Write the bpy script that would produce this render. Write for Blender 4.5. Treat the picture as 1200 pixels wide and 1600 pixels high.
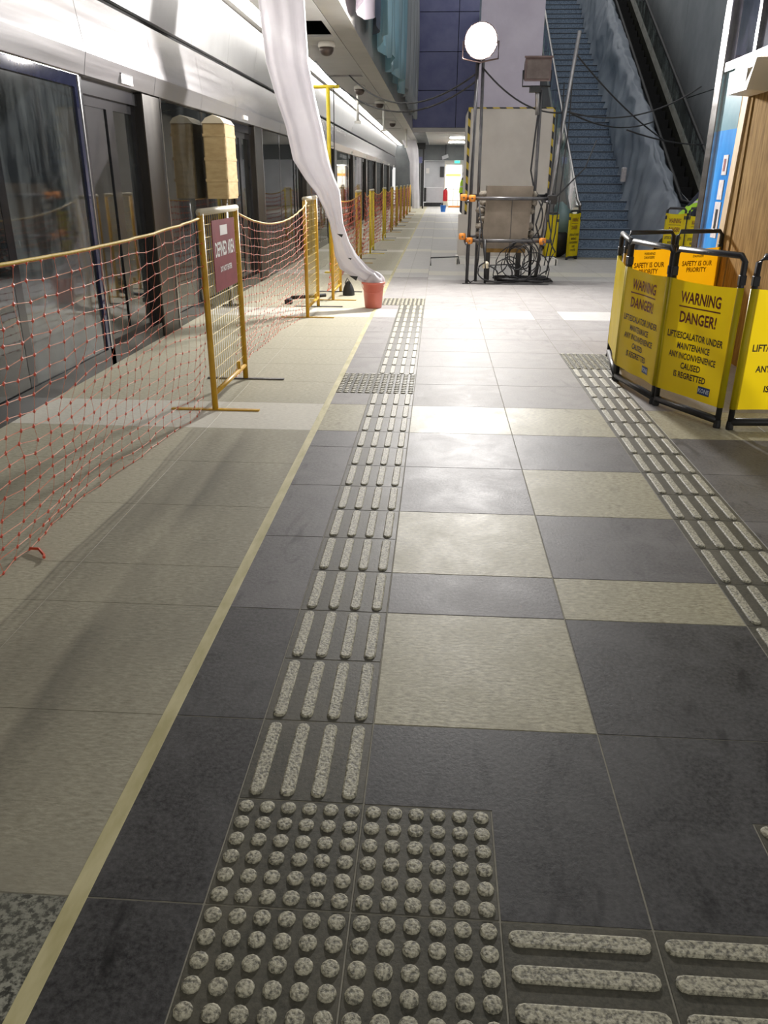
import bpy, math, random
from mathutils import Vector, Matrix, noise as mnoise
random.seed(7)
PI = math.pi
for o in list(bpy.data.objects): bpy.data.objects.remove(o, do_unlink=True)
S = bpy.context.scene
COL = S.collection

# ------------------------------------------------------------------ camera
F_PX, PITCH, YAW, ROLL = 1232.6, 0.3978, -0.06314, 0.0052
CAM_LOC = Vector((0.1362, -1.7477, 1.3615))
fw = Vector((math.sin(YAW)*math.cos(PITCH), math.cos(YAW)*math.cos(PITCH), -math.sin(PITCH)))
rt = Vector((math.cos(YAW), -math.sin(YAW), 0)); up = rt.cross(fw)
rt2 = rt*math.cos(ROLL)+up*math.sin(ROLL); up2 = -rt*math.sin(ROLL)+up*math.cos(ROLL)
cd = bpy.data.cameras.new('camera'); cam = bpy.data.objects.new('camera', cd); COL.objects.link(cam)
cd.sensor_fit = 'VERTICAL'; cd.sensor_height = 24.0; cd.lens = F_PX/1600*24.0
cd.clip_start = 0.05; cd.clip_end = 200
cam.matrix_world = Matrix(((rt2.x, up2.x, -fw.x, CAM_LOC.x), (rt2.y, up2.y, -fw.y, CAM_LOC.y), (rt2.z, up2.z, -fw.z, CAM_LOC.z), (0, 0, 0, 1)))
S.camera = cam
# ------------------------------------------------------------------ world and exposure
W = bpy.data.worlds.new('world'); S.world = W; W.use_nodes = True
bg = W.node_tree.nodes['Background']; bg.inputs[0].default_value = (1.0, 0.985, 0.96, 1); bg.inputs[1].default_value = 0.85
S.view_settings.view_transform = 'Standard'; S.view_settings.look = 'None'
S.view_settings.exposure = 0.12; S.view_settings.gamma = 1.0
S.view_settings.use_curve_mapping = False
LAMP_POWER = 1600.0     # radiance of the lit flood lamp
LED_POWER = 30.0        # radiance of the ceiling LED line
FAR_POWER = 45.0        # radiance of the lights at the far end

# ------------------------------------------------------------------ material helpers
MATS = {}
def nodes_of(name):
    m = bpy.data.materials.new(name); m.use_nodes = True
    nt = m.node_tree; b = nt.nodes['Principled BSDF']; return m, nt, b
def nd(nt, typ, **kw):
    n = nt.nodes.new(typ)
    for k, v in kw.items():
        if k.startswith('i_'):
            key = k[2:]; key = int(key) if key.isdigit() else key.replace('_', ' ')
            n.inputs[key].default_value = v
        else: setattr(n, k, v)
    return n
def ramp(nt, fac, stops):
    r = nt.nodes.new('ShaderNodeValToRGB'); nt.links.new(fac, r.inputs[0])
    e = r.color_ramp.elements
    while len(e) < len(stops): e.new(0.5)
    for el, (p, c) in zip(e, stops):
        el.position = p; el.color = (*c, 1) if len(c) == 3 else c
    return r.outputs[0]
def coords(nt, kind, scale=(1, 1, 1)):
    if kind == 'world': src = nt.nodes.new('ShaderNodeNewGeometry').outputs['Position']
    else: src = nt.nodes.new('ShaderNodeTexCoord').outputs['Object']
    mp = nt.nodes.new('ShaderNodeMapping'); mp.inputs['Scale'].default_value = scale
    nt.links.new(src, mp.inputs[0]); return mp.outputs[0]
def mixc(nt, fac, a, b, mode='MIX'):
    n = nt.nodes.new('ShaderNodeMix'); n.data_type = 'RGBA'; n.blend_type = mode
    for sock, v in ((n.inputs[0], fac), (n.inputs[6], a), (n.inputs[7], b)):
        if hasattr(v, 'is_linked') or hasattr(v, 'links'): nt.links.new(v, sock)
        elif isinstance(v, (int, float)): sock.default_value = v
        else: sock.default_value = (*v, 1) if len(v) == 3 else v
    return n.outputs[2]
def mat(name, c1, c2=None, rough=0.5, metal=0.0, scale=8, stretch=(1, 1, 1), bump=0.0, bscale=None, kind='object', detail=4, spec=0.5, lo=0.35, hi=0.65, emit=0, rvar=0.0):
    m, nt, b = nodes_of(name)
    b.inputs['Roughness'].default_value = rough; b.inputs['Metallic'].default_value = metal
    b.inputs['Specular IOR Level'].default_value = spec
    b.inputs['Base Color'].default_value = (*c1, 1)
    if c2 is not None or bump:
        v = coords(nt, kind, stretch)
        n = nd(nt, 'ShaderNodeTexNoise', i_Scale=scale, i_Detail=detail, i_Roughness=0.6); nt.links.new(v, n.inputs[0])
        if c2 is not None:
            nt.links.new(ramp(nt, n.outputs[0], [(lo, c1), (hi, c2)]), b.inputs['Base Color'])
        if rvar:
            mr = nd(nt, 'ShaderNodeMapRange'); mr.inputs[3].default_value = rough-rvar; mr.inputs[4].default_value = rough+rvar
            nt.links.new(n.outputs[0], mr.inputs[0]); nt.links.new(mr.outputs[0], b.inputs['Roughness'])
        if bump:
            n2 = n
            if bscale: n2 = nd(nt, 'ShaderNodeTexNoise', i_Scale=bscale, i_Detail=3); nt.links.new(v, n2.inputs[0])
            bp = nd(nt, 'ShaderNodeBump', i_Strength=bump, i_Distance=0.01); nt.links.new(n2.outputs[0], bp.inputs['Height'])
            nt.links.new(bp.outputs[0], b.inputs['Normal'])
    if emit:
        b.inputs['Emission Color'].default_value = (*c1, 1); b.inputs['Emission Strength'].default_value = emit
    MATS[name] = m; return m
def cloth(name, c1, c2=None, trans=0.5, scale=5, rough=0.7, tcol=None, bump=0.0, gloss=0.0, see=0.0, stretch=(1, 1, 1)):
    m, nt, b = nodes_of(name); out = nt.nodes['Material Output']
    v = coords(nt, 'object', stretch); n = nd(nt, 'ShaderNodeTexNoise', i_Scale=scale, i_Detail=4); nt.links.new(v, n.inputs[0])
    col = ramp(nt, n.outputs[0], [(0.3, c1), (0.7, c2 or c1)])
    b.inputs['Roughness'].default_value = rough; b.inputs['Specular IOR Level'].default_value = 0.3+gloss
    nt.links.new(col, b.inputs['Base Color'])
    t = nt.nodes.new('ShaderNodeBsdfTranslucent')
    if tcol: t.inputs[0].default_value = (*tcol, 1)
    else: nt.links.new(col, t.inputs[0])
    mx = nt.nodes.new('ShaderNodeMixShader'); mx.inputs[0].default_value = trans
    nt.links.new(b.outputs[0], mx.inputs[1]); nt.links.new(t.outputs[0], mx.inputs[2])
    last = mx
    if see:
        tr = nt.nodes.new('ShaderNodeBsdfTransparent'); m2 = nt.nodes.new('ShaderNodeMixShader'); m2.inputs[0].default_value = see
        nt.links.new(mx.outputs[0], m2.inputs[1]); nt.links.new(tr.outputs[0], m2.inputs[2]); last = m2
    if bump:
        bp = nd(nt, 'ShaderNodeBump', i_Strength=bump, i_Distance=0.02); nt.links.new(n.outputs[0], bp.inputs['Height'])
        nt.links.new(bp.outputs[0], b.inputs['Normal'])
    nt.links.new(last.outputs[0], out.inputs[0]); MATS[name] = m; return m
def glass(name, tint, refl_rough=0.03, ior=1.5, haze=0.04, hcol=(0.5, 0.55, 0.55), dirt_scale=(1, 1, 1)):
    m, nt, b = nodes_of(name); out = nt.nodes['Material Output']; nt.nodes.remove(b)
    tr = nt.nodes.new('ShaderNodeBsdfTransparent'); tr.inputs[0].default_value = (*tint, 1)
    gl = nt.nodes.new('ShaderNodeBsdfGlossy'); gl.inputs['Roughness'].default_value = refl_rough
    fr = nd(nt, 'ShaderNodeFresnel', i_IOR=ior)
    mx = nt.nodes.new('ShaderNodeMixShader'); nt.links.new(fr.outputs[0], mx.inputs[0])
    nt.links.new(tr.outputs[0], mx.inputs[1]); nt.links.new(gl.outputs[0], mx.inputs[2])
    df = nt.nodes.new('ShaderNodeBsdfDiffuse'); df.inputs[0].default_value = (*hcol, 1)
    v = coords(nt, 'world', dirt_scale); n = nd(nt, 'ShaderNodeTexNoise', i_Scale=3, i_Detail=6, i_Roughness=0.7); nt.links.new(v, n.inputs[0])
    mr = nd(nt, 'ShaderNodeMapRange'); mr.inputs[1].default_value = 0.42; mr.inputs[2].default_value = 0.8; mr.inputs[3].default_value = haze*0.3; mr.inputs[4].default_value = haze*3
    nt.links.new(n.outputs[0], mr.inputs[0])
    m2 = nt.nodes.new('ShaderNodeMixShader'); nt.links.new(mr.outputs[0], m2.inputs[0])
    nt.links.new(mx.outputs[0], m2.inputs[1]); nt.links.new(df.outputs[0], m2.inputs[2])
    nt.links.new(m2.outputs[0], out.inputs[0]); MATS[name] = m; return m
def emitter(name, col, s):
    m, nt, b = nodes_of(name); out = nt.nodes['Material Output']; nt.nodes.remove(b)
    e = nt.nodes.new('ShaderNodeEmission'); e.inputs[0].default_value = (*col, 1); e.inputs[1].default_value = s
    nt.links.new(e.outputs[0], out.inputs[0]); MATS[name] = m; return m

# ------------------------------------------------------------------ floor materials
def tile_mat(name, ca, cb, cc, rough, scuff=0.0, grain=(1, 1, 1), stain=False, fine=90, gr=(.32, .68), spec=.24):
    m, nt, b = nodes_of(name)
    v = coords(nt, 'world', grain)
    n1 = nd(nt, 'ShaderNodeTexNoise', i_Scale=fine, i_Detail=5, i_Roughness=0.7); nt.links.new(v, n1.inputs[0])
    v2 = coords(nt, 'world')
    n2 = nd(nt, 'ShaderNodeTexNoise', i_Scale=4.5, i_Detail=6, i_Roughness=0.65, i_Distortion=0.6); nt.links.new(v2, n2.inputs[0])
    c = ramp(nt, n1.outputs[0], [(gr[0], ca), (gr[1], cb)])
    c = mixc(nt, ramp(nt, n2.outputs[0], [(0.42, (0, 0, 0)), (0.75, (0.8, 0.8, 0.8))]), c, cc)
    if scuff:   # dark drag marks left by trolleys
        v3 = coords(nt, 'world', (1.0, 0.35, 1)); n3 = nd(nt, 'ShaderNodeTexNoise', i_Scale=5, i_Detail=3, i_Distortion=2.5); nt.links.new(v3, n3.inputs[0])
        c = mixc(nt, ramp(nt, n3.outputs[0], [(0.60, (0, 0, 0)), (0.74, (scuff, scuff, scuff))]), c, (ca[0]*0.35, ca[1]*0.35, ca[2]*0.35))
    if stain:   # dirt swept up along the platform edge: thin lines and two wide grey tracks
        g = nt.nodes.new('ShaderNodeNewGeometry'); sx = nt.nodes.new('ShaderNodeSeparateXYZ'); nt.links.new(g.outputs['Position'], sx.inputs[0])
        nz = nd(nt, 'ShaderNodeTexNoise', i_Scale=0.9, i_Detail=2); nt.links.new(v2, nz.inputs[0])
        ad = nd(nt, 'ShaderNodeMath', operation='MULTIPLY_ADD'); nt.links.new(nz.outputs[0], ad.inputs[0]); ad.inputs[1].default_value = 0.10; nt.links.new(sx.outputs[0], ad.inputs[2])
        sh = nd(nt, 'ShaderNodeMath', operation='ADD'); nt.links.new(ad.outputs[0], sh.inputs[0]); sh.inputs[1].default_value = 2.4
        dv = nd(nt, 'ShaderNodeMath', operation='MULTIPLY'); nt.links.new(sh.outputs[0], dv.inputs[0]); dv.inputs[1].default_value = 1/1.9
        k = lambda x: (x+0.05+2.4)/1.9
        Z = (0, 0, 0)
        st = ramp(nt, dv.outputs[0], [(k(-1.275), Z), (k(-1.262), (.62,)*3), (k(-1.252), (.25,)*3), (k(-1.238), (.6,)*3), (k(-1.222), (.28,)*3), (k(-1.20), (.5,)*3), (k(-1.15), (.45,)*3), (k(-1.10), (.56,)*3), (k(-0.99), (.40,)*3), (k(-0.95), (.66,)*3), (k(-0.85), (.44,)*3), (k(-0.58), (.42,)*3)])
        nb = nd(nt, 'ShaderNodeTexNoise', i_Scale=2.2, i_Detail=5); nt.links.new(coords(nt, 'world', (1.2, 0.45, 1)), nb.inputs[0])
        fade = ramp(nt, nb.outputs[0], [(0.30, (.35,)*3), (0.62, (1, 1, 1))])
        fy = nd(nt, 'ShaderNodeMapRange'); nt.links.new(sx.outputs[1], fy.inputs[0]); fy.inputs[1].default_value = 3.7; fy.inputs[2].default_value = 2.4
        st = mixc(nt, 1.0, mixc(nt, 1.0, st, fade, 'MULTIPLY'), fy.outputs[0], 'MULTIPLY')
        c = mixc(nt, st, c, (0.06, 0.057, 0.048))
    nt.links.new(c, b.inputs['Base Color']); b.inputs['Specular IOR Level'].default_value = spec
    mr = nd(nt, 'ShaderNodeMapRange'); mr.inputs[3].default_value = rough-0.09; mr.inputs[4].default_value = rough+0.12
    nt.links.new(n2.outputs[0], mr.inputs[0]); nt.links.new(mr.outputs[0], b.inputs['Roughness'])
    bp = nd(nt, 'ShaderNodeBump', i_Strength=0.22, i_Distance=0.004); nt.links.new(n1.outputs[0], bp.inputs['Height']); nt.links.new(bp.outputs[0], b.inputs['Normal'])
    MATS[name] = m; return m
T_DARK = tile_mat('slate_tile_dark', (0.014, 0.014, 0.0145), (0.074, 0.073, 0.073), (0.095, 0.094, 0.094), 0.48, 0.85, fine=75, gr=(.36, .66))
T_MID = tile_mat('slate_tile_sheen', (0.06, 0.058, 0.060), (0.135, 0.13, 0.132), (0.17, 0.164, 0.162), 0.52, 0.7, fine=75, gr=(.34, .68), spec=.28)  # dark slate with the lamp's grazing sheen put into a lighter colour
T_DUSTY_LIT = tile_mat('slate_tile_dusty_lit', (0.235, 0.222, 0.218), (0.34, 0.325, 0.315), (0.39, 0.375, 0.36), 0.56, 0.25, spec=.12)  # dust plus lamp light and floor gloss, all put into the base colour
T_FAR = tile_mat('grey_tile_far_lit', (0.40, 0.39, 0.375), (0.50, 0.49, 0.47), (0.54, 0.53, 0.51), 0.5, 0.1, spec=.14)  # far floor lightened in its colour to stand for lit tiles
T_LIGHT = tile_mat('granite_tile_light', (0.17, 0.156, 0.098), (0.52, 0.485, 0.345), (0.31, 0.29, 0.20), 0.50, 0.3, (0.55, 1.5, 1), fine=70)
T_EDGE = tile_mat('granite_tile_platform_edge', (0.27, 0.255, 0.185), (0.54, 0.51, 0.39), (0.40, 0.375, 0.285), 0.60, 0.0, (0.5, 1.5, 1), True, 70)
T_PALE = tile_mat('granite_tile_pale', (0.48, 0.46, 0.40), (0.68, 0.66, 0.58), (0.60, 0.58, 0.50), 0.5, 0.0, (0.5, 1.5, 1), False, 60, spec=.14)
T_SPECK = tile_mat('granite_tile_speckled', (0.02, 0.021, 0.018), (0.33, 0.33, 0.27), (0.16, 0.16, 0.13), 0.5, 0.0, (1, 1, 1), False, 62, (.44, .56))
T_TACT = tile_mat('tactile_tile_grey', (0.038, 0.037, 0.028), (0.10, 0.095, 0.072), (0.13, 0.12, 0.09), 0.5)
STUD = mat('tactile_stone', (0.09, 0.086, 0.062), (0.45, 0.425, 0.315), 0.55, scale=130, kind='world', bump=0.35, lo=0.36, hi=0.58)
GROUT = mat('grout', (0.20, 0.19, 0.155), (0.28, 0.265, 0.21), 0.8, scale=30, kind='world')
YLINE = mat('yellow_line_paint', (0.40, 0.36, 0.17), (0.56, 0.51, 0.29), 0.6, scale=14, kind='world', stretch=(1, .3, 1))

STEEL = mat('brushed_steel', (0.40, 0.39, 0.385), (0.50, 0.49, 0.48), 0.20, 1.0, scale=3, stretch=(1, 0.15, 6), bump=0.02, rvar=0.06)
HEADER = mat('header_panel_steel', (0.42, 0.405, 0.41), (0.52, 0.505, 0.51), 0.24, 0.75, scale=3, stretch=(1, 0.15, 6), rvar=0.05)
WALLR = mat('slate_grey_cladding', (0.34, 0.37, 0.39), (0.44, 0.47, 0.49), 0.5, 0.1, scale=1.2)
STEEL_UP = mat('satin_aluminium_panel', (0.40, 0.40, 0.40), (0.46, 0.46, 0.46), 0.30, 0.55, scale=2, rvar=0.06)
STEEL_DK = mat('dark_bronze_steel', (0.05, 0.046, 0.042), (0.085, 0.078, 0.068), 0.33, 0.8, scale=4, stretch=(1, 1, 0.2), rvar=0.05)
BLACK = mat('black_rubber', (0.012, 0.012, 0.013), (0.022, 0.022, 0.023), 0.55, scale=12)
GLOSSD = mat('gloss_dark_frame', (0.012, 0.012, 0.014), (0.022, 0.022, 0.024), 0.12, scale=10)
GLOSSN = mat('gloss_navy_frame', (0.02, 0.022, 0.06), (0.035, 0.04, 0.09), 0.04, scale=10)
BLACKM = mat('black_powder_coat', (0.015, 0.015, 0.016), (0.03, 0.03, 0.03), 0.35, scale=10)
VOID = mat('plenum_black', (0.006, 0.006, 0.006), (0.01, 0.01, 0.01), 0.9, scale=3)
CEIL = mat('ceiling_panel_white', (0.52, 0.51, 0.49), (0.58, 0.57, 0.55), 0.55, scale=2)
FASCIA = mat('fascia_aluminium', (0.50, 0.48, 0.45), (0.56, 0.54, 0.51), 0.4, 0.5, scale=2)
NAVY = mat('navy_cladding', (0.115, 0.125, 0.25), (0.165, 0.175, 0.31), 0.35, 0.3, scale=1.5)
GREYW = mat('grey_cladding', (0.10, 0.11, 0.115), (0.15, 0.16, 0.165), 0.45, 0.2, scale=1.2)
COLM = mat('column_cladding_grey', (0.46, 0.42, 0.50), (0.54, 0.50, 0.58), 0.45, 0.2, scale=1.6)
ENDW = mat('end_wall_paint', (0.50, 0.51, 0.54), (0.57, 0.58, 0.61), 0.6, scale=2)
DOORW = mat('white_paint', (0.74, 0.72, 0.66), (0.80, 0.78, 0.72), 0.5, scale=3)
GL = glass('platform_glass', (0.36, 0.42, 0.40), 0.03, 2.1, 0.02, dirt_scale=(1, 2.0, 0.5))
GL_DIRTY = glass('dusty_glass', (0.30, 0.34, 0.36), 0.05, 2.0, 0.11, (0.42, 0.47, 0.48), dirt_scale=(1, 2.2, 0.45))
GL_TEAL = glass('balustrade_glass', (0.55, 0.72, 0.70), 0.03, 1.6, 0.26, (0.40, 0.62, 0.62), dirt_scale=(1, 1, .4))  # bright haze colour stands in for light reflected in this glass
GL_PALE = glass('escalator_side_glass', (0.45, 0.52, 0.50), 0.05, 1.6, 0.30, (0.34, 0.40, 0.38), dirt_scale=(1, 1, .4))
GL_VIO = glass('kiosk_glass', (0.40, 0.40, 0.55), 0.04, 1.7, 0.10, (0.35, 0.34, 0.5), dirt_scale=(1, 1, .5))
YEL = mat('yellow_gate_paint', (0.50, 0.27, 0.012), (0.62, 0.36, 0.02), 0.4, scale=9)
YEL2 = mat('yellow_gate_paint_bright', (0.72, 0.55, 0.02), (0.80, 0.62, 0.04), 0.4, scale=9)
MAROON = mat('maroon_sign', (0.17, 0.016, 0.022), (0.22, 0.026, 0.032), 0.6, scale=5, spec=0.2)
WHITE = mat('white_print', (0.75, 0.72, 0.70), (0.80, 0.78, 0.76), 0.5, scale=9)
NETM = cloth('orange_net_plastic', (0.70, 0.15, 0.055), (0.90, 0.52, 0.36), 0.25, 9, 0.35, gloss=0.3)
KNOT = mat('orange_net_knot', (0.50, 0.045, 0.018), (0.62, 0.08, 0.03), 0.4, scale=20)
ROPE = mat('yellow_rope', (0.62, 0.42, 0.05), (0.78, 0.55, 0.10), 0.6, scale=60)
SHEET = cloth('clear_plastic_sheet', (0.66, 0.64, 0.67), (0.78, 0.76, 0.78), 0.36, 3, 0.35, bump=0.15, gloss=0.2, see=0.06)
PINK = mat('red_bucket_plastic', (0.64, 0.16, 0.115), (0.72, 0.22, 0.165), 0.4, scale=4)
BLUEP = mat('blue_plastic', (0.02, 0.17, 0.62), (0.03, 0.22, 0.70), 0.4, scale=4)
BARR = cloth('yellow_barrier_vinyl', (0.84, 0.68, 0.008), (0.92, 0.78, 0.014), 0.48, 4, 0.38, tcol=(0.98, 0.72, 0.006), gloss=0.2)
BARR_O = cloth('orange_barrier_vinyl', (0.80, 0.42, 0.008), (0.86, 0.48, 0.014), 0.35, 4, 0.4, tcol=(0.90, 0.43, 0.005), gloss=0.2)
TXT_RED = mat('dark_red_print', (0.13, 0.014, 0.010), (0.17, 0.02, 0.014), 0.5, scale=20)
TXT_BLK = mat('black_print', (0.03, 0.012, 0.012), (0.04, 0.018, 0.016), 0.5, scale=20)
TXT_THRU = mat('print_showing_through', (0.20, 0.07, 0.006), (0.26, 0.10, 0.01), 0.6, scale=20)
LOGO = mat('navy_logo', (0.012, 0.04, 0.16), (0.016, 0.05, 0.19), 0.5, scale=20)
LOGOW = mat('logo_letter_white', (0.55, 0.62, 0.75), (0.6, 0.66, 0.78), 0.5, scale=20)
CARD = mat('cardboard', (0.42, 0.30, 0.14), (0.52, 0.39, 0.20), 0.75, scale=7, stretch=(1, 1, 4))
BOARD = mat('hoarding_board', (0.56, 0.52, 0.465), (0.64, 0.60, 0.54), 0.6, scale=1.8)
CRATE = mat('wrapped_crate_board', (0.17, 0.14, 0.105), (0.24, 0.20, 0.155), 0.7, scale=4)
FOAM = mat('packing_foam', (0.18, 0.15, 0.12), (0.42, 0.38, 0.31), 0.9, scale=14)
PLY = mat('plywood', (0.19, 0.112, 0.034), (0.36, 0.23, 0.085), 0.9, scale=5, stretch=(1, 7, 0.8), detail=8, spec=0.1)
PLYEDGE = mat('plywood_edge_timber', (0.46, 0.33, 0.17), (0.55, 0.40, 0.23), 0.65, scale=6, stretch=(6, 6, .6))
BLUEF = mat('blue_film', (0.016, 0.20, 0.62), (0.05, 0.33, 0.78), 0.22, scale=3, stretch=(1, 2, .6))
BLUEG = mat('frosted_teal_glass', (0.10, 0.24, 0.30), (0.15, 0.32, 0.38), 0.25, scale=3)
PAPER = mat('grey_paper_tape', (0.42, 0.40, 0.42), (0.56, 0.52, 0.50), 0.7, scale=22)
CREAM = mat('cream_plastic', (0.62, 0.55, 0.40), (0.68, 0.61, 0.46), 0.5, scale=4)
TUBE = mat('galvanised_tube', (0.32, 0.31, 0.31), (0.45, 0.44, 0.44), 0.35, 0.9, scale=9)
TUBE_D = mat('dark_scaffold_tube', (0.10, 0.10, 0.105), (0.16, 0.155, 0.155), 0.4, 0.7, scale=9)
ORANGE = mat('orange_clamp', (0.70, 0.22, 0.02), (0.80, 0.30, 0.04), 0.45, scale=20)
LAMPBODY = mat('lamp_housing', (0.13, 0.09, 0.085), (0.18, 0.13, 0.12), 0.5, 0.4, scale=9)
LAMPGLASS = mat('lamp_reflector', (0.10, 0.078, 0.07), (0.15, 0.12, 0.105), 0.3, 0.5, scale=6)
CABLE = mat('black_cable', (0.014, 0.014, 0.016), (0.025, 0.025, 0.027), 0.5, scale=20)
STONE = mat('blue_grey_stair_granite', (0.065, 0.105, 0.165), (0.22, 0.29, 0.38), 0.45, scale=38, kind='world', stretch=(1, 1, 1), detail=5)
NOSE = mat('stair_nosing_dark', (0.02, 0.026, 0.036), (0.035, 0.042, 0.055), 0.5, scale=10)
TARP = cloth('grey_dust_sheet', (0.23, 0.265, 0.32), (0.33, 0.37, 0.42), 0.2, 2.5, 0.5, bump=0.5, gloss=0.1)
TARP_T = cloth('teal_plastic_bundle', (0.16, 0.27, 0.28), (0.30, 0.42, 0.43), 0.3, 3, 0.35, bump=0.5, gloss=0.2)
BLUESH = cloth('cyan_plastic_sheet', (0.38, 0.70, 0.83), (0.72, 0.90, 0.96), 0.35, 1.3, 0.3, stretch=(1, 3, .25), gloss=0.3)
GREYSH = cloth('hazy_plastic_sheet', (0.48, 0.53, 0.58), (0.75, 0.77, 0.79), 0.35, 1.3, 0.3, stretch=(1, 3, .25), gloss=0.3)
PINKSH = cloth('pale_plastic_sheet', (0.52, 0.46, 0.54), (0.62, 0.58, 0.63), 0.35, 1.3, 0.3, stretch=(1, 3, .25), gloss=0.3)
DARKSH = cloth('smoky_plastic_sheet', (0.06, 0.09, 0.16), (0.14, 0.19, 0.28), 0.3, 1.3, 0.3, stretch=(1, 3, .25), gloss=0.3)
ESC = mat('escalator_black', (0.004, 0.004, 0.0045), (0.008, 0.008, 0.008), 0.8, 0.0, scale=9)
ESCT = mat('escalator_truss_olive', (0.06, 0.06, 0.045), (0.09, 0.09, 0.07), 0.4, 0.5, scale=4)
HIVIS = mat('hi_vis_fabric', (0.42, 0.75, 0.03), (0.50, 0.85, 0.05), 0.7, scale=8)
REFL = mat('silver_tape', (0.6, 0.6, 0.6), (0.7, 0.7, 0.7), 0.4, scale=8)
SKIN = mat('skin', (0.30, 0.16, 0.10), (0.36, 0.20, 0.13), 0.55, scale=12)
NAVYC = mat('navy_workwear', (0.015, 0.02, 0.04), (0.03, 0.035, 0.06), 0.8, scale=10)
HAIR = mat('black_hair', (0.01, 0.009, 0.008), (0.02, 0.018, 0.016), 0.6, scale=30)
REDX = mat('red_enamel', (0.55, 0.02, 0.03), (0.62, 0.03, 0.04), 0.35, scale=6)
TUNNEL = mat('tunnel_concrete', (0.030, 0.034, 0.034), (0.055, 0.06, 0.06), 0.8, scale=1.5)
E_LED = emitter('led_tube_light', (1.0, 0.97, 0.93), LED_POWER)
E_FAR = emitter('far_ceiling_light', (1.0, 0.98, 0.95), FAR_POWER)
E_LAMP = emitter('flood_lamp_light', (1.0, 0.965, 0.93), LAMP_POWER)
E_EXIT = emitter('exit_sign_light', (0.10, 0.75, 0.55), 1.6)
def hazard():
    m, nt, b = nodes_of('hazard_tape')
    v = coords(nt, 'object'); sx = nt.nodes.new('ShaderNodeSeparateXYZ'); nt.links.new(v, sx.inputs[0])
    s1 = nd(nt, 'ShaderNodeMath', operation='ADD'); nt.links.new(sx.outputs[0], s1.inputs[0]); nt.links.new(sx.outputs[2], s1.inputs[1])
    s2 = nd(nt, 'ShaderNodeMath', operation='MULTIPLY'); nt.links.new(s1.outputs[0], s2.inputs[0]); s2.inputs[1].default_value = 4.2
    s3 = nd(nt, 'ShaderNodeMath', operation='FRACT'); nt.links.new(s2.outputs[0], s3.inputs[0])
    s4 = nd(nt, 'ShaderNodeMath', operation='GREATER_THAN'); nt.links.new(s3.outputs[0], s4.inputs[0]); s4.inputs[1].default_value = 0.5
    nt.links.new(mixc(nt, s4.outputs[0], (0.015, 0.015, 0.015), (0.55, 0.40, 0.03)), b.inputs['Base Color']); return m
HAZ = hazard()

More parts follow.
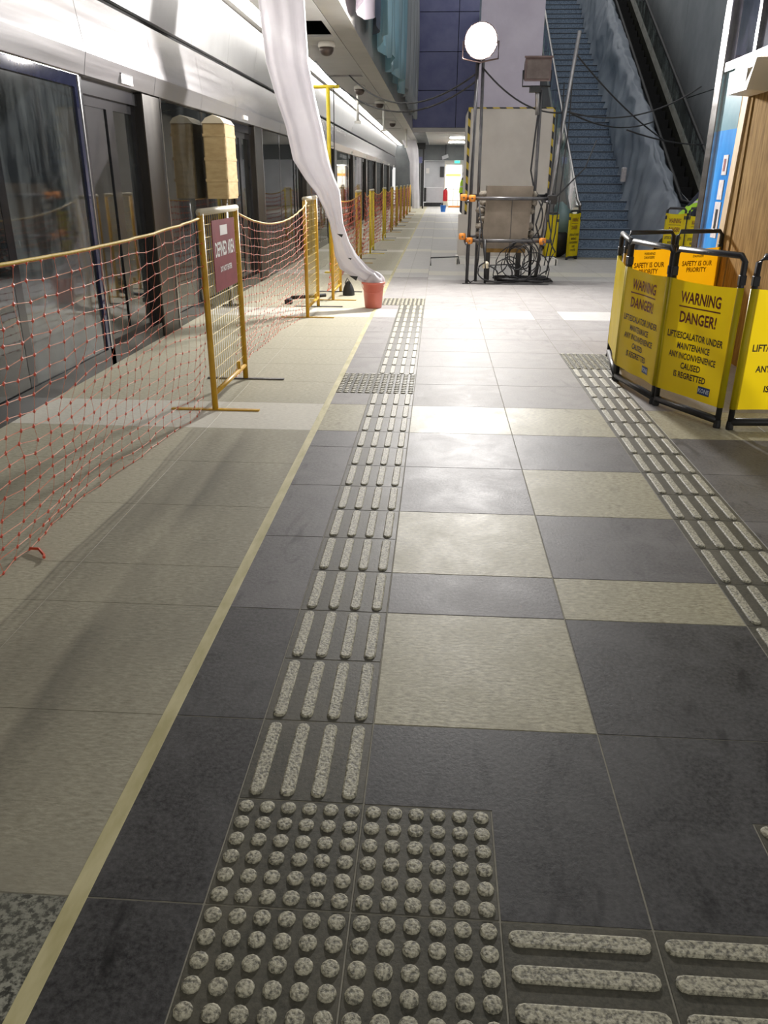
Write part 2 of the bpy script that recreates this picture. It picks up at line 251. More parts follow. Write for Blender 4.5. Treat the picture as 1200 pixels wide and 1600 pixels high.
# ------------------------------------------------------------------ geometry helpers
class MB:
    def __init__(s): s.v = []; s.f = []
    def add(s, vs, fs):
        n = len(s.v); s.v += [Vector(p) for p in vs]; s.f += [tuple(i+n for i in f) for f in fs]; return s
    def box(s, x0, x1, y0, y1, z0, z1):
        return s.add([(x0, y0, z0), (x1, y0, z0), (x1, y1, z0), (x0, y1, z0), (x0, y0, z1), (x1, y0, z1), (x1, y1, z1), (x0, y1, z1)],
                     [(0, 3, 2, 1), (4, 5, 6, 7), (0, 1, 5, 4), (1, 2, 6, 5), (2, 3, 7, 6), (3, 0, 4, 7)])
    def bbox(s, x0, x1, y0, y1, z0, z1, b=0.004):
        # box with chamfered vertical and top edges
        def ring(x0, x1, y0, y1, z, c): return [(x0+c, y0, z), (x1-c, y0, z), (x1, y0+c, z), (x1, y1-c, z), (x1-c, y1, z), (x0+c, y1, z), (x0, y1-c, z), (x0, y0+c, z)]
        vs = ring(x0, x1, y0, y1, z0, b)+ring(x0, x1, y0, y1, z1-b, b)+ring(x0+b, x1-b, y0+b, y1-b, z1, b*0.6)
        fs = [tuple(reversed(range(8))), tuple(range(16, 24))]
        for k in (0, 8):
            for i in range(8): fs.append((k+i, k+(i+1) % 8, k+8+(i+1) % 8, k+8+i))
        return s.add(vs, fs)
    def tube(s, p, q, r, n=8, r2=None):
        return s.path([p, q], r, n, r2)
    def path(s, pts, r, n=8, r2=None, closed=False):
        pts = [Vector(p) for p in pts]; m = len(pts); vs = []; fs = []
        for i, p in enumerate(pts):
            if closed: d = pts[(i+1) % m]-pts[i-1]
            else: d = pts[min(i+1, m-1)]-pts[max(i-1, 0)]
            if d.length < 1e-9: d = Vector((0, 0, 1))
            d.normalize()
            a = Vector((0, 0, 1)) if abs(d.z) < 0.9 else Vector((1, 0, 0))
            u = d.cross(a).normalized(); w = d.cross(u)
            rr = r if r2 is None else r+(r2-r)*i/(m-1)
            vs += [p+u*rr*math.cos(2*PI*k/n)+w*rr*math.sin(2*PI*k/n) for k in range(n)]
        for i in range(m if closed else m-1):
            j = (i+1) % m
            for k in range(n): fs.append((i*n+k, i*n+(k+1) % n, j*n+(k+1) % n, j*n+k))
        if not closed: fs += [tuple(range(n))[::-1], tuple((m-1)*n+k for k in range(n))]
        return s.add(vs, fs)
    def lathe(s, prof, c=(0, 0, 0), n=20, cap=True):
        vs = []; fs = []; c = Vector(c)
        for r, z in prof: vs += [c+Vector((r*math.cos(2*PI*k/n), r*math.sin(2*PI*k/n), z)) for k in range(n)]
        for i in range(len(prof)-1):
            for k in range(n): fs.append((i*n+k, i*n+(k+1) % n, (i+1)*n+(k+1) % n, (i+1)*n+k))
        if cap: fs += [tuple(range(n))[::-1], tuple((len(prof)-1)*n+k for k in range(n))]
        return s.add(vs, fs)
    def prism(s, poly, a, b, axis='y'):
        # poly in the plane across the axis, extruded from a to b
        def pt(u, w, t): return {'y': (u, t, w), 'x': (t, u, w), 'z': (u, w, t)}[axis]
        n = len(poly); vs = [pt(u, w, a) for u, w in poly]+[pt(u, w, b) for u, w in poly]
        fs = [tuple(range(n)), tuple(range(2*n-1, n-1, -1))]+[(i, i+n, (i+1) % n+n, (i+1) % n) for i in range(n)]
        return s.add(vs, fs)
    def grid(s, fn, nu, nv):
        vs = [fn(i/nu, j/nv) for j in range(nv+1) for i in range(nu+1)]
        fs = [(j*(nu+1)+i, j*(nu+1)+i+1, (j+1)*(nu+1)+i+1, (j+1)*(nu+1)+i) for j in range(nv) for i in range(nu)]
        return s.add(vs, fs)
    def shell(s, fn, nu, nv, th):
        # a sheet with real thickness: two offset grids joined round the rim
        A = [[Vector(fn(i/nu, j/nv)) for i in range(nu+1)] for j in range(nv+1)]
        def nrm(i, j):
            a = A[j][min(i+1, nu)]-A[j][max(i-1, 0)]; b = A[min(j+1, nv)][i]-A[max(j-1, 0)][i]
            n = a.cross(b); return n.normalized() if n.length > 1e-9 else Vector((0, 0, 1))
        N = [[nrm(i, j) for i in range(nu+1)] for j in range(nv+1)]
        vs = [A[j][i]+N[j][i]*th/2 for j in range(nv+1) for i in range(nu+1)]+[A[j][i]-N[j][i]*th/2 for j in range(nv+1) for i in range(nu+1)]
        o = (nu+1)*(nv+1); w = nu+1; fs = []
        for j in range(nv):
            for i in range(nu):
                a, b, c, d = j*w+i, j*w+i+1, (j+1)*w+i+1, (j+1)*w+i
                fs += [(a, b, c, d), (o+d, o+c, o+b, o+a)]
        for i in range(nu): fs += [(i+1, i, o+i, o+i+1), (nv*w+i, nv*w+i+1, o+nv*w+i+1, o+nv*w+i)]
        for j in range(nv): fs += [(j*w, (j+1)*w, o+(j+1)*w, o+j*w), ((j+1)*w+nu, j*w+nu, o+j*w+nu, o+(j+1)*w+nu)]
        return s.add(vs, fs)
    def mesh(s, name, m, smooth=False):
        me = bpy.data.meshes.new(name); me.from_pydata([tuple(p) for p in s.v], [], s.f)
        me.materials.append(m)
        if smooth: me.polygons.foreach_set('use_smooth', [True]*len(me.polygons))
        me.update(); return me
    def build(s, name, m, parent=None, smooth=False):
        # vertices are given in world space; the parent's own place is taken off
        off = wpos(parent)
        s.v = [p-off for p in s.v]
        return link(name, s.mesh(name, m, smooth), parent)
def wpos(o):
    p = Vector((0, 0, 0))
    while o is not None: p += o.location; o = o.parent
    return p
def link(name, data, parent=None, loc=None):
    o = bpy.data.objects.new(name, data); COL.objects.link(o)
    if parent: o.parent = parent
    if loc is not None: o.location = loc
    return o
def tag(o, label=None, cat=None, group=None, kind=None):
    if label: o['label'] = label
    if cat: o['category'] = cat
    if group: o['group'] = group
    if kind: o['kind'] = kind
    return o
def thing(name, loc, label, cat, group=None, kind=None):
    return tag(link(name, None, None, loc), label, cat, group, kind)
def copy_tree(o, parent=None):
    c = o.copy(); COL.objects.link(c); c.parent = parent
    for ch in list(o.children): copy_tree(ch, c)
    return c
def struct(name, o_or_mb, m=None, label=None, cat=None, smooth=False):
    o = o_or_mb.build(name, m, None, smooth) if isinstance(o_or_mb, MB) else link(name, None)
    return tag(o, label, cat, None, 'structure')
def sub(name, m, parent, *boxes):
    mb = MB()
    for b in boxes: mb.box(*b)
    return mb.build(name, m, parent)
def text_mesh(body, width, height):
    # lettering as flat solid glyphs in the XZ plane, centred, fitted to width x cap height
    cu = bpy.data.curves.new('glyphs', 'FONT'); cu.body = body; cu.size = 1; cu.align_x = 'CENTER'; cu.resolution_u = 2; cu.offset = 0.026
    o = bpy.data.objects.new('glyphs', cu); COL.objects.link(o)
    dg = bpy.context.evaluated_depsgraph_get(); me = bpy.data.meshes.new_from_object(o.evaluated_get(dg))
    vs = [v.co.copy() for v in me.vertices]; fs = [tuple(p.vertices) for p in me.polygons]
    bpy.data.objects.remove(o, do_unlink=True); bpy.data.curves.remove(cu); bpy.data.meshes.remove(me)
    x0 = min(v.x for v in vs); x1 = max(v.x for v in vs); y0 = min(v.y for v in vs); y1 = max(v.y for v in vs)
    return [((v.x-(x0+x1)/2)/(x1-x0)*width, (v.y-(y0+y1)/2)/(y1-y0)*height) for v in vs], fs
def lettering(name, body, width, height, place, m, parent):
    vs, fs = text_mesh(body, width, height)
    mb = MB(); mb.add([place(a, b) for a, b in vs], fs); return mb.build(name, m, parent)
def catenary(p, q, sag, n=16):
    p = Vector(p); q = Vector(q)
    return [p.lerp(q, i/n)-Vector((0, 0, sag*4*(i/n)*(1-i/n))) for i in range(n+1)]

# ================================================================== SETTING
# ------------------------------------------------------------------ floor
XL, XR, YB, YE = -2.42, 7.2, -2.4, 48.0
floor = struct('floor', MB().box(XL, XR, YB, YE, -0.25, -0.0012), GROUT, 'grey and beige stone tiled platform floor with tactile guide paths', 'floor')
LIGHT_ROWS = ((2.7, 3.3), (6.9, 7.5), (11.1, 11.7), (15.3, 15.9), (19.5, 20.1), (23.7, 24.3), (27.9, 28.5), (32.1, 32.7), (36.3, 36.9))
TILE_MESH = {}
def tile_mesh(w, d, m):
    k = (round(w, 3), round(d, 3), m.name)
    if k not in TILE_MESH:
        g = 0.0004 if 'edge' in m.name or 'pale' in m.name else 0.0016; TILE_MESH[k] = MB().bbox(-w/2+g, w/2-g, -d/2+g, d/2-g, -0.02, 0.0, 0.0012).mesh('tile', m)
    return TILE_MESH[k]
far_mb = {}
tiles_made = 0
def tile(x0, x1, y0, y1, m):
    global tiles_made
    if tiles_made < 290 and y0 < 13.5:
        link('tile', tile_mesh(x1-x0, y1-y0, m), floor, ((x0+x1)/2, (y0+y1)/2, 0)); tiles_made += 1
    else:
        far_mb.setdefault(m.name, (MB(), m))[0].bbox(x0+.002, x1-.002, y0+.002, y1-.002, -.02, 0, .0012)
def plain(a, x=0):  # tile colour steps lighter with distance, painting in lamp light and sheen
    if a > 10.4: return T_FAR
    if a > 3.2: return T_DUSTY_LIT
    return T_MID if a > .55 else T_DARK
def light_row(y): return any(a-0.01 <= y < b-0.01 for a, b in LIGHT_ROWS)
rows_a = [-2.4, -1.8, -1.2, -0.6, 0.0, 0.6, 0.9, 1.5, 2.1, 2.7]
y = 3.3
while y < YE: rows_a.append(round(y, 2)); y += 0.6
rows_a.append(YE)
col_a = {0.0: 1, 0.9: 1, 2.7: 1}; col_b = {0.6: 1, 1.5: 1, 2.7: 1}
rows_l = [-2.4, -1.8, -1.2, -.6, 0, .6, 1.2, 1.8, 2.4, 2.7, 3.3, 3.6, 4.2, 4.8, 5.4, 6.0, 6.6, 6.9, 7.5, 7.8]+[8.4+.6*i for i in range(66)]
for a, b in zip(rows_l[:-1], rows_l[1:]):
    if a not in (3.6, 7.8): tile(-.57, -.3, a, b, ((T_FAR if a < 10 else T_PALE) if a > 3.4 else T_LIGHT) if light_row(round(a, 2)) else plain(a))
tile(1.8, 2.1, 4.5, 5.1, T_DUSTY_LIT)
for a, b in zip(rows_a[:-1], rows_a[1:]):
    lr = light_row(a)
    # platform edge side
    edge = T_SPECK if a < -0.61 else (T_PALE if lr else T_EDGE)
    for x0, x1 in ((-2.42, -1.8), (-1.8, -1.2), (-1.2, -0.57)): tile(x0, x1, a, b, edge)
    blk = a < -0.31 and a > -0.91
    # between the guide paths
    if a >= -0.01:
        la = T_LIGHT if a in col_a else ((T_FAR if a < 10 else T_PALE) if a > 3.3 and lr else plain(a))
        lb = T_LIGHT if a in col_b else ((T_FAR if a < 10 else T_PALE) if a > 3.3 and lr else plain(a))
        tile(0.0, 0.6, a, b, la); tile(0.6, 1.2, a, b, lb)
    elif a > -0.61:
        g = .0022      # two slabs cut round the corners of the stud blocks
        MB().prism([(.3+g, -.6+g), (.6-g, -.6+g), (.6-g, -g), (g, -g), (g, -.3+g), (.3+g, -.3+g)], -.02, 0, 'z').build('tile', T_DARK, floor)
        MB().prism([(.6+g, -.6+g), (.9-g, -.6+g), (.9-g, -.3+g), (1.2-g, -.3+g), (1.2-g, -g), (.6+g, -g)], -.02, 0, 'z').build('tile', T_DARK, floor)
    else:
        if a < -1.2: tile(0.0, 0.6, a, b, T_DARK); tile(0.6, 1.2, a, b, T_DARK)
    if a < 14.0 or True:
        xs = [1.5, 2.1, 2.7, 3.3, 3.9, 4.5, 5.1, 5.7, 6.3, 6.9, 7.2]
        if a >= 13.6: xs = [1.5, 2.1, 2.7]
        for x0, x1 in zip(xs[:-1], xs[1:]):
            if x0 == 1.5 and 4.4 < a < 5.0: continue
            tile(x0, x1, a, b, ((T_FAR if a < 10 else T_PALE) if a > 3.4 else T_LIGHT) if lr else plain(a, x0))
# tactile tiles: thing > tile > raised pieces
stud_me = MB().lathe([(0.0185, -0.001), (0.0175, 0.003), (0.0135, 0.0058), (0.006, 0.0064)], n=12).mesh('stud', STUD)
def bar_outline(L, w, z, k=5):
    pts = []
    for i in range(k+1): t = -PI/2+PI*i/k; pts.append((L/2-w+w*math.cos(t), w*math.sin(t), z))
    for i in range(k+1): t = PI/2+PI*i/k; pts.append((-L/2+w+w*math.cos(t), w*math.sin(t), z))
    return pts
def bar_mesh():
    a = bar_outline(0.276, 0.0185, -0.001); b = bar_outline(0.274, 0.0175, 0.003); c = bar_outline(0.266, 0.0135, 0.0058); n = len(a)
    fs = [tuple(range(2*n, 3*n))]
    for k in (0, n):
        for i in range(n): fs.append((k+i, k+(i+1) % n, k+n+(i+1) % n, k+n+i))
    return MB().add(a+b+c, fs).mesh('bar', STUD)
bar_me = bar_mesh()
def swap_xy(me):
    m2 = me.copy()
    for v in m2.vertices: v.co = Vector((-v.co.y, v.co.x, v.co.z))
    return m2
bar_me_y = swap_xy(bar_me)
tact_me = tile_mesh(0.3, 0.3, T_TACT)
field = MB()
STUD_V = [v.co.copy() for v in stud_me.vertices]; STUD_F = [tuple(p.vertices) for p in stud_me.polygons]
def dot_tile(x0, y0, single):
    if x0 < -.5: t = link('tactile_tile', tile_mesh(.27, .3, T_TACT), floor, (x0+.165, y0+.15, 0))
    else: t = link('tactile_tile', tact_me, floor, (x0+.15, y0+.15, 0))
    for i in range(1 if x0 < -.5 else 0, 6):
        for j in range(6):
            dx, dy = -.125+.05*i, -.125+.05*j
            if single: link('stud', stud_me, t, (dx, dy, 0))
            else: field.add([v+Vector((x0+.15+dx, y0+.15+dy, 0)) for v in STUD_V], STUD_F)
def bar_tile(x0, y0, along='y'):
    t = link('tactile_tile', tact_me, floor, (x0+.15, y0+.15, 0))
    for i in range(4):
        d = -.1125+.075*i
        link('bar', bar_me_y if along == 'y' else bar_me, t, (d, 0, 0) if along == 'y' else (0, d, 0))
for x0 in (-0.3, 0.0):
    for y0 in (-0.6, -0.9, -1.2): dot_tile(x0, y0, y0 > -1.0)
for x0 in (0.9, 1.2):
    for y0 in (-0.6, -0.9, -1.2): dot_tile(x0, y0, x0 < 1 and y0 > -1.0)
for x0 in (0.3, 0.6):
    for y0 in (-0.9, -1.2): bar_tile(x0, y0, 'x')
def mid_block(x0, y0, nx=2):
    for i in range(nx):
        for j in range(2): dot_tile(x0+.3*i, y0+.3*j, False)
y = -0.3
while y < 7.75:
    if abs(y-3.6) < .01 or abs(y-3.9) < .01: pass
    else: bar_tile(-0.3, round(y, 2))
    y += 0.3
mid_block(-0.6, 3.6); mid_block(-0.6, 7.8)
y = -0.3
while y < 4.45: bar_tile(1.2, round(y, 2)); y += 0.3
mid_block(1.2, 4.5)
for y0 in [-2.4+.3*k for k in range(4)]:
    for x0 in (-.3,): bar_tile(x0, round(y0, 2))
y = 5.1
while y < 48:
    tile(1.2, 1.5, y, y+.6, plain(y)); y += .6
y = 8.4
while y < 48:
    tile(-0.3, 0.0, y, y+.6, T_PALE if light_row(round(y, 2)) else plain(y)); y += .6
tag(field.build('stud_field', STUD, floor), None, None, None, 'stuff')
for nm, (mb, m) in far_mb.items(): tag(mb.build('distant_tile', m, floor), None, None, None, 'stuff')
struct('trim_1', MB().bbox(-0.583, -0.543, YB, 46, -0.004, 0.0016, 0.0008), YLINE, 'faded yellow safety line running along the platform floor', 'safety line')

# ------------------------------------------------------------------ platform screen doors (left wall)
wl = struct('wall_left', None, None, 'glass platform screen doors with steel header above them', 'platform screen')
XG = -2.42
PER = 4.4
def hp(y0, y1):
    # lower header panel: short sloped lip, then a face leaning back
    prof = [(-2.40, 2.035), (-2.375, 2.035), (-2.345, 2.175), (-2.40, 2.565), (-2.50, 2.565), (-2.50, 2.035)]
    return MB().prism(prof, y0+.004, y1-.004)
def upp(y0, y1):
    prof = [(-2.42, 2.625), (-2.33, 3.19), (-2.40, 3.19), (-2.49, 2.625)]
    return MB().prism(prof, y0+.003, y1-.003)
k = -1
seg = PER/3
while 4.39+seg*k < 46:
    y0 = 4.39+seg*k
    if y0 > -3.0: hp(y0, y0+seg).build('header_panel', HEADER, wl)
    k += 1
for k in range(-4, 0): hp(4.39+seg*(k-0), 4.39+seg*(k+1)).build('header_panel', HEADER, wl) if k < -1 else None
for k in range(-4, 30): upp(4.39+seg*k, 4.39+seg*(k+1)).build('upper_panel', STEEL_UP, wl)
sub('header_gap', VOID, wl, (-2.62, -2.47, YB, 48, 2.5, 3.2))
hd = sub('hatch', STEEL, wl, (-2.372, -2.352, 5.05, 5.30, 2.05, 2.115)); sub('slot', BLACK, hd, (-2.37, -2.3485, 5.05, 5.30, 2.115, 2.122))
sub('kick_plate', GLOSSD, wl, (-2.47, -2.41, YB, 47.5, 0.0, 0.13))
sub('track_sill', GLOSSD, wl, (-2.80, -2.47, YB, 47.5, -0.05, 0.02))
post_mb = lambda y0, y1: MB().bbox(-2.50, -2.395, y0, y1, 0.0, 2.035, 0.008)
for k in range(-1, 10):
    b = 1.2+PER*k
    if b+PER < YB or b > 46: continue
    post_mb(b, b+.45).build('post', STEEL_DK, wl)
    sub('pillar_edge', STEEL, wl, (-2.398, -2.388, b+.44, b+.465, 0.0, 2.035))
    # fixed glazing in two panes with a slim mullion
    for p0, p1 in ((b+.48, b+1.84), (b+1.93, b+3.15)):
        big = k == 0 and p0 > b+1.5
        sub('glass_pane', GL_DIRTY if big else GL, wl, (-2.432, -2.422, p0, p1, 0.13, 2.03 if not big else 2.02))
    sub('mullion', GLOSSD, wl, (-2.47, -2.42, b+1.84, b+1.93, 0.13, 2.035))
    sub('mullion', GLOSSD, wl, (-2.48, -2.41, b+3.13, b+3.21, 0.0, 2.035))
    sub('lintel', GLOSSD, wl, (-2.52, -2.44, b+3.2, b+PER, 1.93, 2.05))
    # sliding leaves set back behind the fixed glazing
    for l0, l1 in ((b+3.22, b+3.83), (b+3.83, b+4.40)):
        lf = sub('door_leaf', GLOSSD, wl, (-2.50, -2.47, l0, l0+.07, 0.03, 1.93), (-2.50, -2.47, l1-.07, l1, 0.03, 1.93), (-2.50, -2.47, l0+.07, l1-.07, 0.03, 0.20), (-2.50, -2.47, l0+.07, l1-.07, 1.86, 1.93))
        sub('glass_pane', GL, lf, (-2.489, -2.481, l0+.07, l1-.07, 0.20, 1.86))
    # indicator lamp housing on the header lip
    if k > 0: MB().bbox(-2.372, -2.348, b+3.62, b+3.84, 2.065, 2.115, 0.008).build('indicator_cover', DOORW, wl)
# dark frame of the dusty hinged pane
sub('pane_frame', GLOSSN, wl, (-2.425, -2.405, 3.13, 4.33, 1.95, 2.03), (-2.425, -2.405, 4.27, 4.33, 0.13, 1.95))
sub('pane_trim', STEEL, wl, (-2.412, -2.398, 3.1, 4.345, 2.026, 2.036), (-2.412, -2.398, 4.328, 4.345, 0.13, 2.03))
# tunnel behind the glass
tn = struct('wall_tunnel', None, None, 'dark concrete tunnel wall behind the platform glass', 'tunnel wall')
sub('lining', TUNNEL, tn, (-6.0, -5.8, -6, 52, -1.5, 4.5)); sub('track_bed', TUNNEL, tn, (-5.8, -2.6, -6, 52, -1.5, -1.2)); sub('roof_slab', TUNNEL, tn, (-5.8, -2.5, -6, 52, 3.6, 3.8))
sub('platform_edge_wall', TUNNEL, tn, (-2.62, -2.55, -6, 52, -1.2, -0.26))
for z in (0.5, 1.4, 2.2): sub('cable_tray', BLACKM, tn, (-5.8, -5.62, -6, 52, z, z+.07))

# ------------------------------------------------------------------ ceiling over the platform edge
ce = struct('ceiling', None, None, 'white metal panel ceiling with dark open slots over the platform edge', 'ceiling')
ZC = 3.2
sub('plenum', VOID, ce, (-2.5, -1.05, YB, 48, 3.55, 3.6))
holes = [(9.65, 10.85), (15.15, 15.45), (21.1, 21.4), (26.6, 26.85), (31.5, 31.75)]
yb = [-2.4, -0.4, 1.6, 3.6, 5.6, 7.6, 9.65, 10.85, 13.0, 15.15, 15.45, 18.3, 21.1, 21.4, 24.0, 26.6, 26.85, 29.2, 31.5, 31.75, 34.3, 36.8, 39.3, 41.8, 44.3, 46.8]
for a, b in zip(yb[:-1], yb[1:]):
    if (a, b) in holes: sub('ceiling_panel', CEIL, ce, (-1.40, -1.335, a, b, ZC, ZC+.03)); 
    else: sub('ceiling_panel', CEIL, ce, (-2.04, -1.335, a+.004, b-.004, ZC, ZC+.03))
    sub('wall_side_panel', CEIL, ce, (-2.40, -2.26, a+.004, b-.004, ZC, ZC+.03))
    sub('edge_panel', FASCIA, ce, (-1.325, -1.04, a+.003, b-.003, ZC, ZC+.03))
sub('light_trough', DOORW, ce, (-2.26, -2.04, YB, 46.8, ZC+.07, ZC+.09), (-2.262, -2.255, YB, 46.8, ZC, ZC+.07), (-2.045, -2.038, YB, 46.8, ZC, ZC+.07))
for q, (y0, x0) in enumerate(((12.0, -1.72), (17.4, -1.62), (23.0, -1.62))):
    sub('access_hatch', FASCIA, ce, (x0-.09, x0+.09, y0-.5, y0+.5, ZC-.008, ZC))

# ------------------------------------------------------------------ atrium void: fascia, far wall, right wall, added shade slab
fa = struct('wall_fascia', None, None, 'pale metal fascia along the edge of the atrium void', 'fascia')
for a, b in zip(yb[4:-6], yb[5:-5]): sub('fascia_panel', FASCIA, fa, (-1.10, -1.04, a+.004, b-.004, ZC+.03, 4.6))
sub('upper_wall', NAVY, fa, (-1.3, -1.12, -2.4, 34, 3.25, 10.0))
ba = struct('wall_back', None, None, 'dark navy panelled wall closing the far end of the atrium', 'wall')
YV = 34.0
for i in range(4):
    for j in range(5):
        x0 = -1.3+i*2.0; z0 = 3.35+j*1.35
        sub('wall_panel', NAVY, ba, (x0+.012, x0+1.988, YV, YV+.12, z0+.012, z0+1.338))
sub('bottom_beam', FASCIA, ba, (-1.3, 6.7, YV-.05, YV+.15, 3.2, 3.35))
sub('backing', VOID, ba, (-1.3, 6.7, YV+.12, YV+.2, 3.35, 10.1))
rw = struct('wall_right', None, None, 'dark grey panelled wall beyond the escalator', 'wall')
for i in range(6):
    for j in range(3):
        sub('wall_panel', WALLR, rw, (6.25, 6.35, 10+i*4+.01, 14+i*4-.01, j*3.3+.01, j*3.3+3.29))
sub('backing', VOID, rw, (6.35, 6.45, 10, 34, 0, 10))
nc = struct('shade_slab_near', None, None, 'pale slab ceiling over the near end of the platform', 'ceiling')  # out-of-view slab added overhead to keep light off the near floor
for i in range(4):
    for j in range(3): sub('ceiling_panel', CEIL, nc, (-1.03+i*2.06, -1.03+(i+1)*2.06-.01, -6.4+j*3.0, -6.4+(j+1)*3.0-.01, 3.6, 3.7))
# low ceiling beyond the void and the end wall
lc = struct('ceiling_far', None, None, 'low grey panel ceiling beyond the atrium with two bright lights', 'ceiling')
y = 34.15
while y < 46.5:
    sub('ceiling_panel', FASCIA if y > 40 else CEIL, lc, (-0.5, 1.9, y+.01, min(y+2.1, 46.6)-.01, 3.2, 3.25)); sub('side_panel', GREYW, lc, (-1.04, -0.52, y+.01, y+2.09, 3.19, 3.25)); sub('side_panel', CEIL, lc, (1.92, 7.2, y+.01, y+2.09, 3.2, 3.25)); y += 2.1
sub('bulkhead', GREYW, lc, (-1.0, 7.2, 46.6, 46.75, 2.42, 3.2))
we = struct('wall_end', None, None, 'pale grey end wall of the platform with a bright doorway', 'wall')
for a, b, z0, z1 in ((-0.75, 0.38, 1.02, 2.42), (-0.62, 0.38, 0.22, 1.0)): sub('wall_panel', ENDW, we, (a, b, 47.0, 47.1, z0, z1))
sub('wall_panel', ENDW, we, (1.42, 7.2, 47.0, 47.1, 0.0, 2.42))
sub('skirting', BLACKM, we, (-0.75, 0.38, 46.97, 47.1, 0, 0.21))
sub('dark_jamb', BLACKM, we, (-0.95, -0.77, 46.95, 47.1, 0, 2.42)); sub('cabinet_recess', BLACKM, we, (-0.76, -0.62, 46.9, 47.0, 0.25, 1.0))
sub('dark_return', GREYW, we, (-2.4, -0.96, 47.0, 47.1, 0, 3.2))
sub('notice_sheet', WHITE, we, (-0.66, -0.48, 46.985, 47.0, 1.75, 2.02)); sub('switch_box', BLACKM, we, (0.13, 0.36, 46.95, 47.0, 1.55, 2.1))
d1 = struct('door_1', None, None, 'bright open doorway in the end wall with an orange notice', 'doorway')
sub('reveal', DOORW, d1, (0.38, 0.44, 47.1, 49.0, 0, 2.2), (1.36, 1.42, 47.1, 49, 0, 2.2), (0.38, 1.42, 47.0, 49, 2.2, 2.42)); sub('inner_wall', DOORW, d1, (0.3, 1.5, 49.0, 49.1, 0, 2.4))
sub('banner', ORANGE, d1, (0.50, 1.36, 48.95, 49.0, 1.62, 1.74)); sub('banner', CREAM, d1, (0.50, 1.36, 48.95, 49.0, 1.80, 1.94))
sub('inner_floor', GROUT, d1, (0.44, 1.36, 47.1, 49, -.1, 0.0))

# ------------------------------------------------------------------ staircase
ST_X0, ST_X1, ST_Y, TR, RI, NST = 2.83, 4.25, 14.55, 0.305, 0.166, 44
stc = struct('staircase', None, None, 'long blue-grey granite staircase rising from the platform', 'staircase')
step_me = MB().bbox(0, ST_X1-ST_X0, 0, TR+.04, 0, RI-.002, .006).mesh('step', STONE)
nose_me = MB().box(0.02, ST_X1-ST_X0-.02, -0.004, 0.02, RI-.03, RI-.006).mesh('nosing', NOSE)
for i in range(NST):
    s = link('step', step_me, stc, (ST_X0, ST_Y+TR*i, RI*i)); link('nosing', nose_me, s, (0, 0, 0))
e = NST
MB().prism([(ST_Y+.3, 0), (ST_Y+TR*e, RI*(e-1)), (ST_Y+TR*e, 0)], ST_X0+.01, ST_X1-.01, 'x').build('soffit_fill', GREYW, stc)
MB().prism([(ST_Y-.15, 0), (ST_Y-.15, .25), (ST_Y+TR*e, RI*e+.2), (ST_Y+TR*e, 0)], ST_X0-.10, ST_X0-.005, 'x').build('stringer', GREYW, stc)
sub('upper_landing', GREYW, stc, (1.5, 7.1, ST_Y+TR*e, 34, RI*e-.4, RI*e))
def slope(yv): return RI/TR*(yv-ST_Y)
glb = thing('glass_balustrade', (2.76, 14.4, 0), 'teal glass balustrade with steel handrail on the left of the staircase', 'balustrade')
for i in range(6):
    y0 = 14.35+i*2.15; y1 = y0+2.1
    MB().prism([(y0, slope(y0)+.28), (y1, slope(y1)+.28), (y1, slope(y1)+1.02), (y0, slope(y0)+1.02)], 2.755, 2.77, 'x').build('glass_panel', GL_TEAL, glb)
MB().path([(2.76, 14.2, .95), (2.76, 14.5, 1.02), (2.76, 27.3, slope(27.3)+1.05)], .03).build('handrail', STEEL, glb, True)
MB().box(2.74, 2.785, 14.25, 14.3, 0, 1.0).build('newel', STEEL_DK, glb)

# ------------------------------------------------------------------ escalator
es = thing('escalator', (5.1, 14.5, 0), 'dark unlit escalator with glass balustrades beside the staircase', 'escalator')
E0 = 14.9
def es_z(yv): return max(0.0, (yv-E0)*0.545)
sstep = MB().box(4.88, 5.52, 0, .40, -0.2, 0.21).mesh('escalator_step', ESC)
for i in range(30):
    yv = E0+i*.385; link('escalator_step', sstep, es, (-5.1, yv-14.5, es_z(yv)))
for x0, x1, nm in ((4.74, 4.86, 'left'), (5.54, 5.72, 'right')):
    MB().prism([(13.6, 0), (13.6, .32), (E0, .36), (27, es_z(27)+.36), (27, 0)], x0, x1, 'x').build('skirt_truss', ESC if x0 < 5 else ESCT, es)
for i in range(9):
    y0 = 14.1+i*1.42; y1 = y0+1.39
    for xx in (4.80, 5.62):
        MB().prism([(y0, es_z(y0)+.36), (y1, es_z(y1)+.36), (y1, es_z(y1)+.95), (y0, es_z(y0)+.95)], xx-.008, xx+.008, 'x').build('glass_panel', GL_PALE if xx > 5 else GL, es)
for xx in (4.80, 5.62):
    MB().path([(xx, 13.55, .45), (xx, 13.4, .62), (xx, 13.45, .85), (xx, 13.7, .97), (xx, E0, 1.02)]+[(xx, yv, es_z(yv)+1.0) for yv in (16, 20, 24, 27)], .04).build('handrail', BLACK, es, True)
MB().path([(5.74, 14, .52)]+[(5.74, yv, es_z(yv)+.47) for yv in (15.4, 20, 27)], .03).build('outer_rail', TUBE, es, True)
sub('floor_plate', TUBE_D, es, (4.86, 5.54, 13.5, E0, 0.0, 0.01))

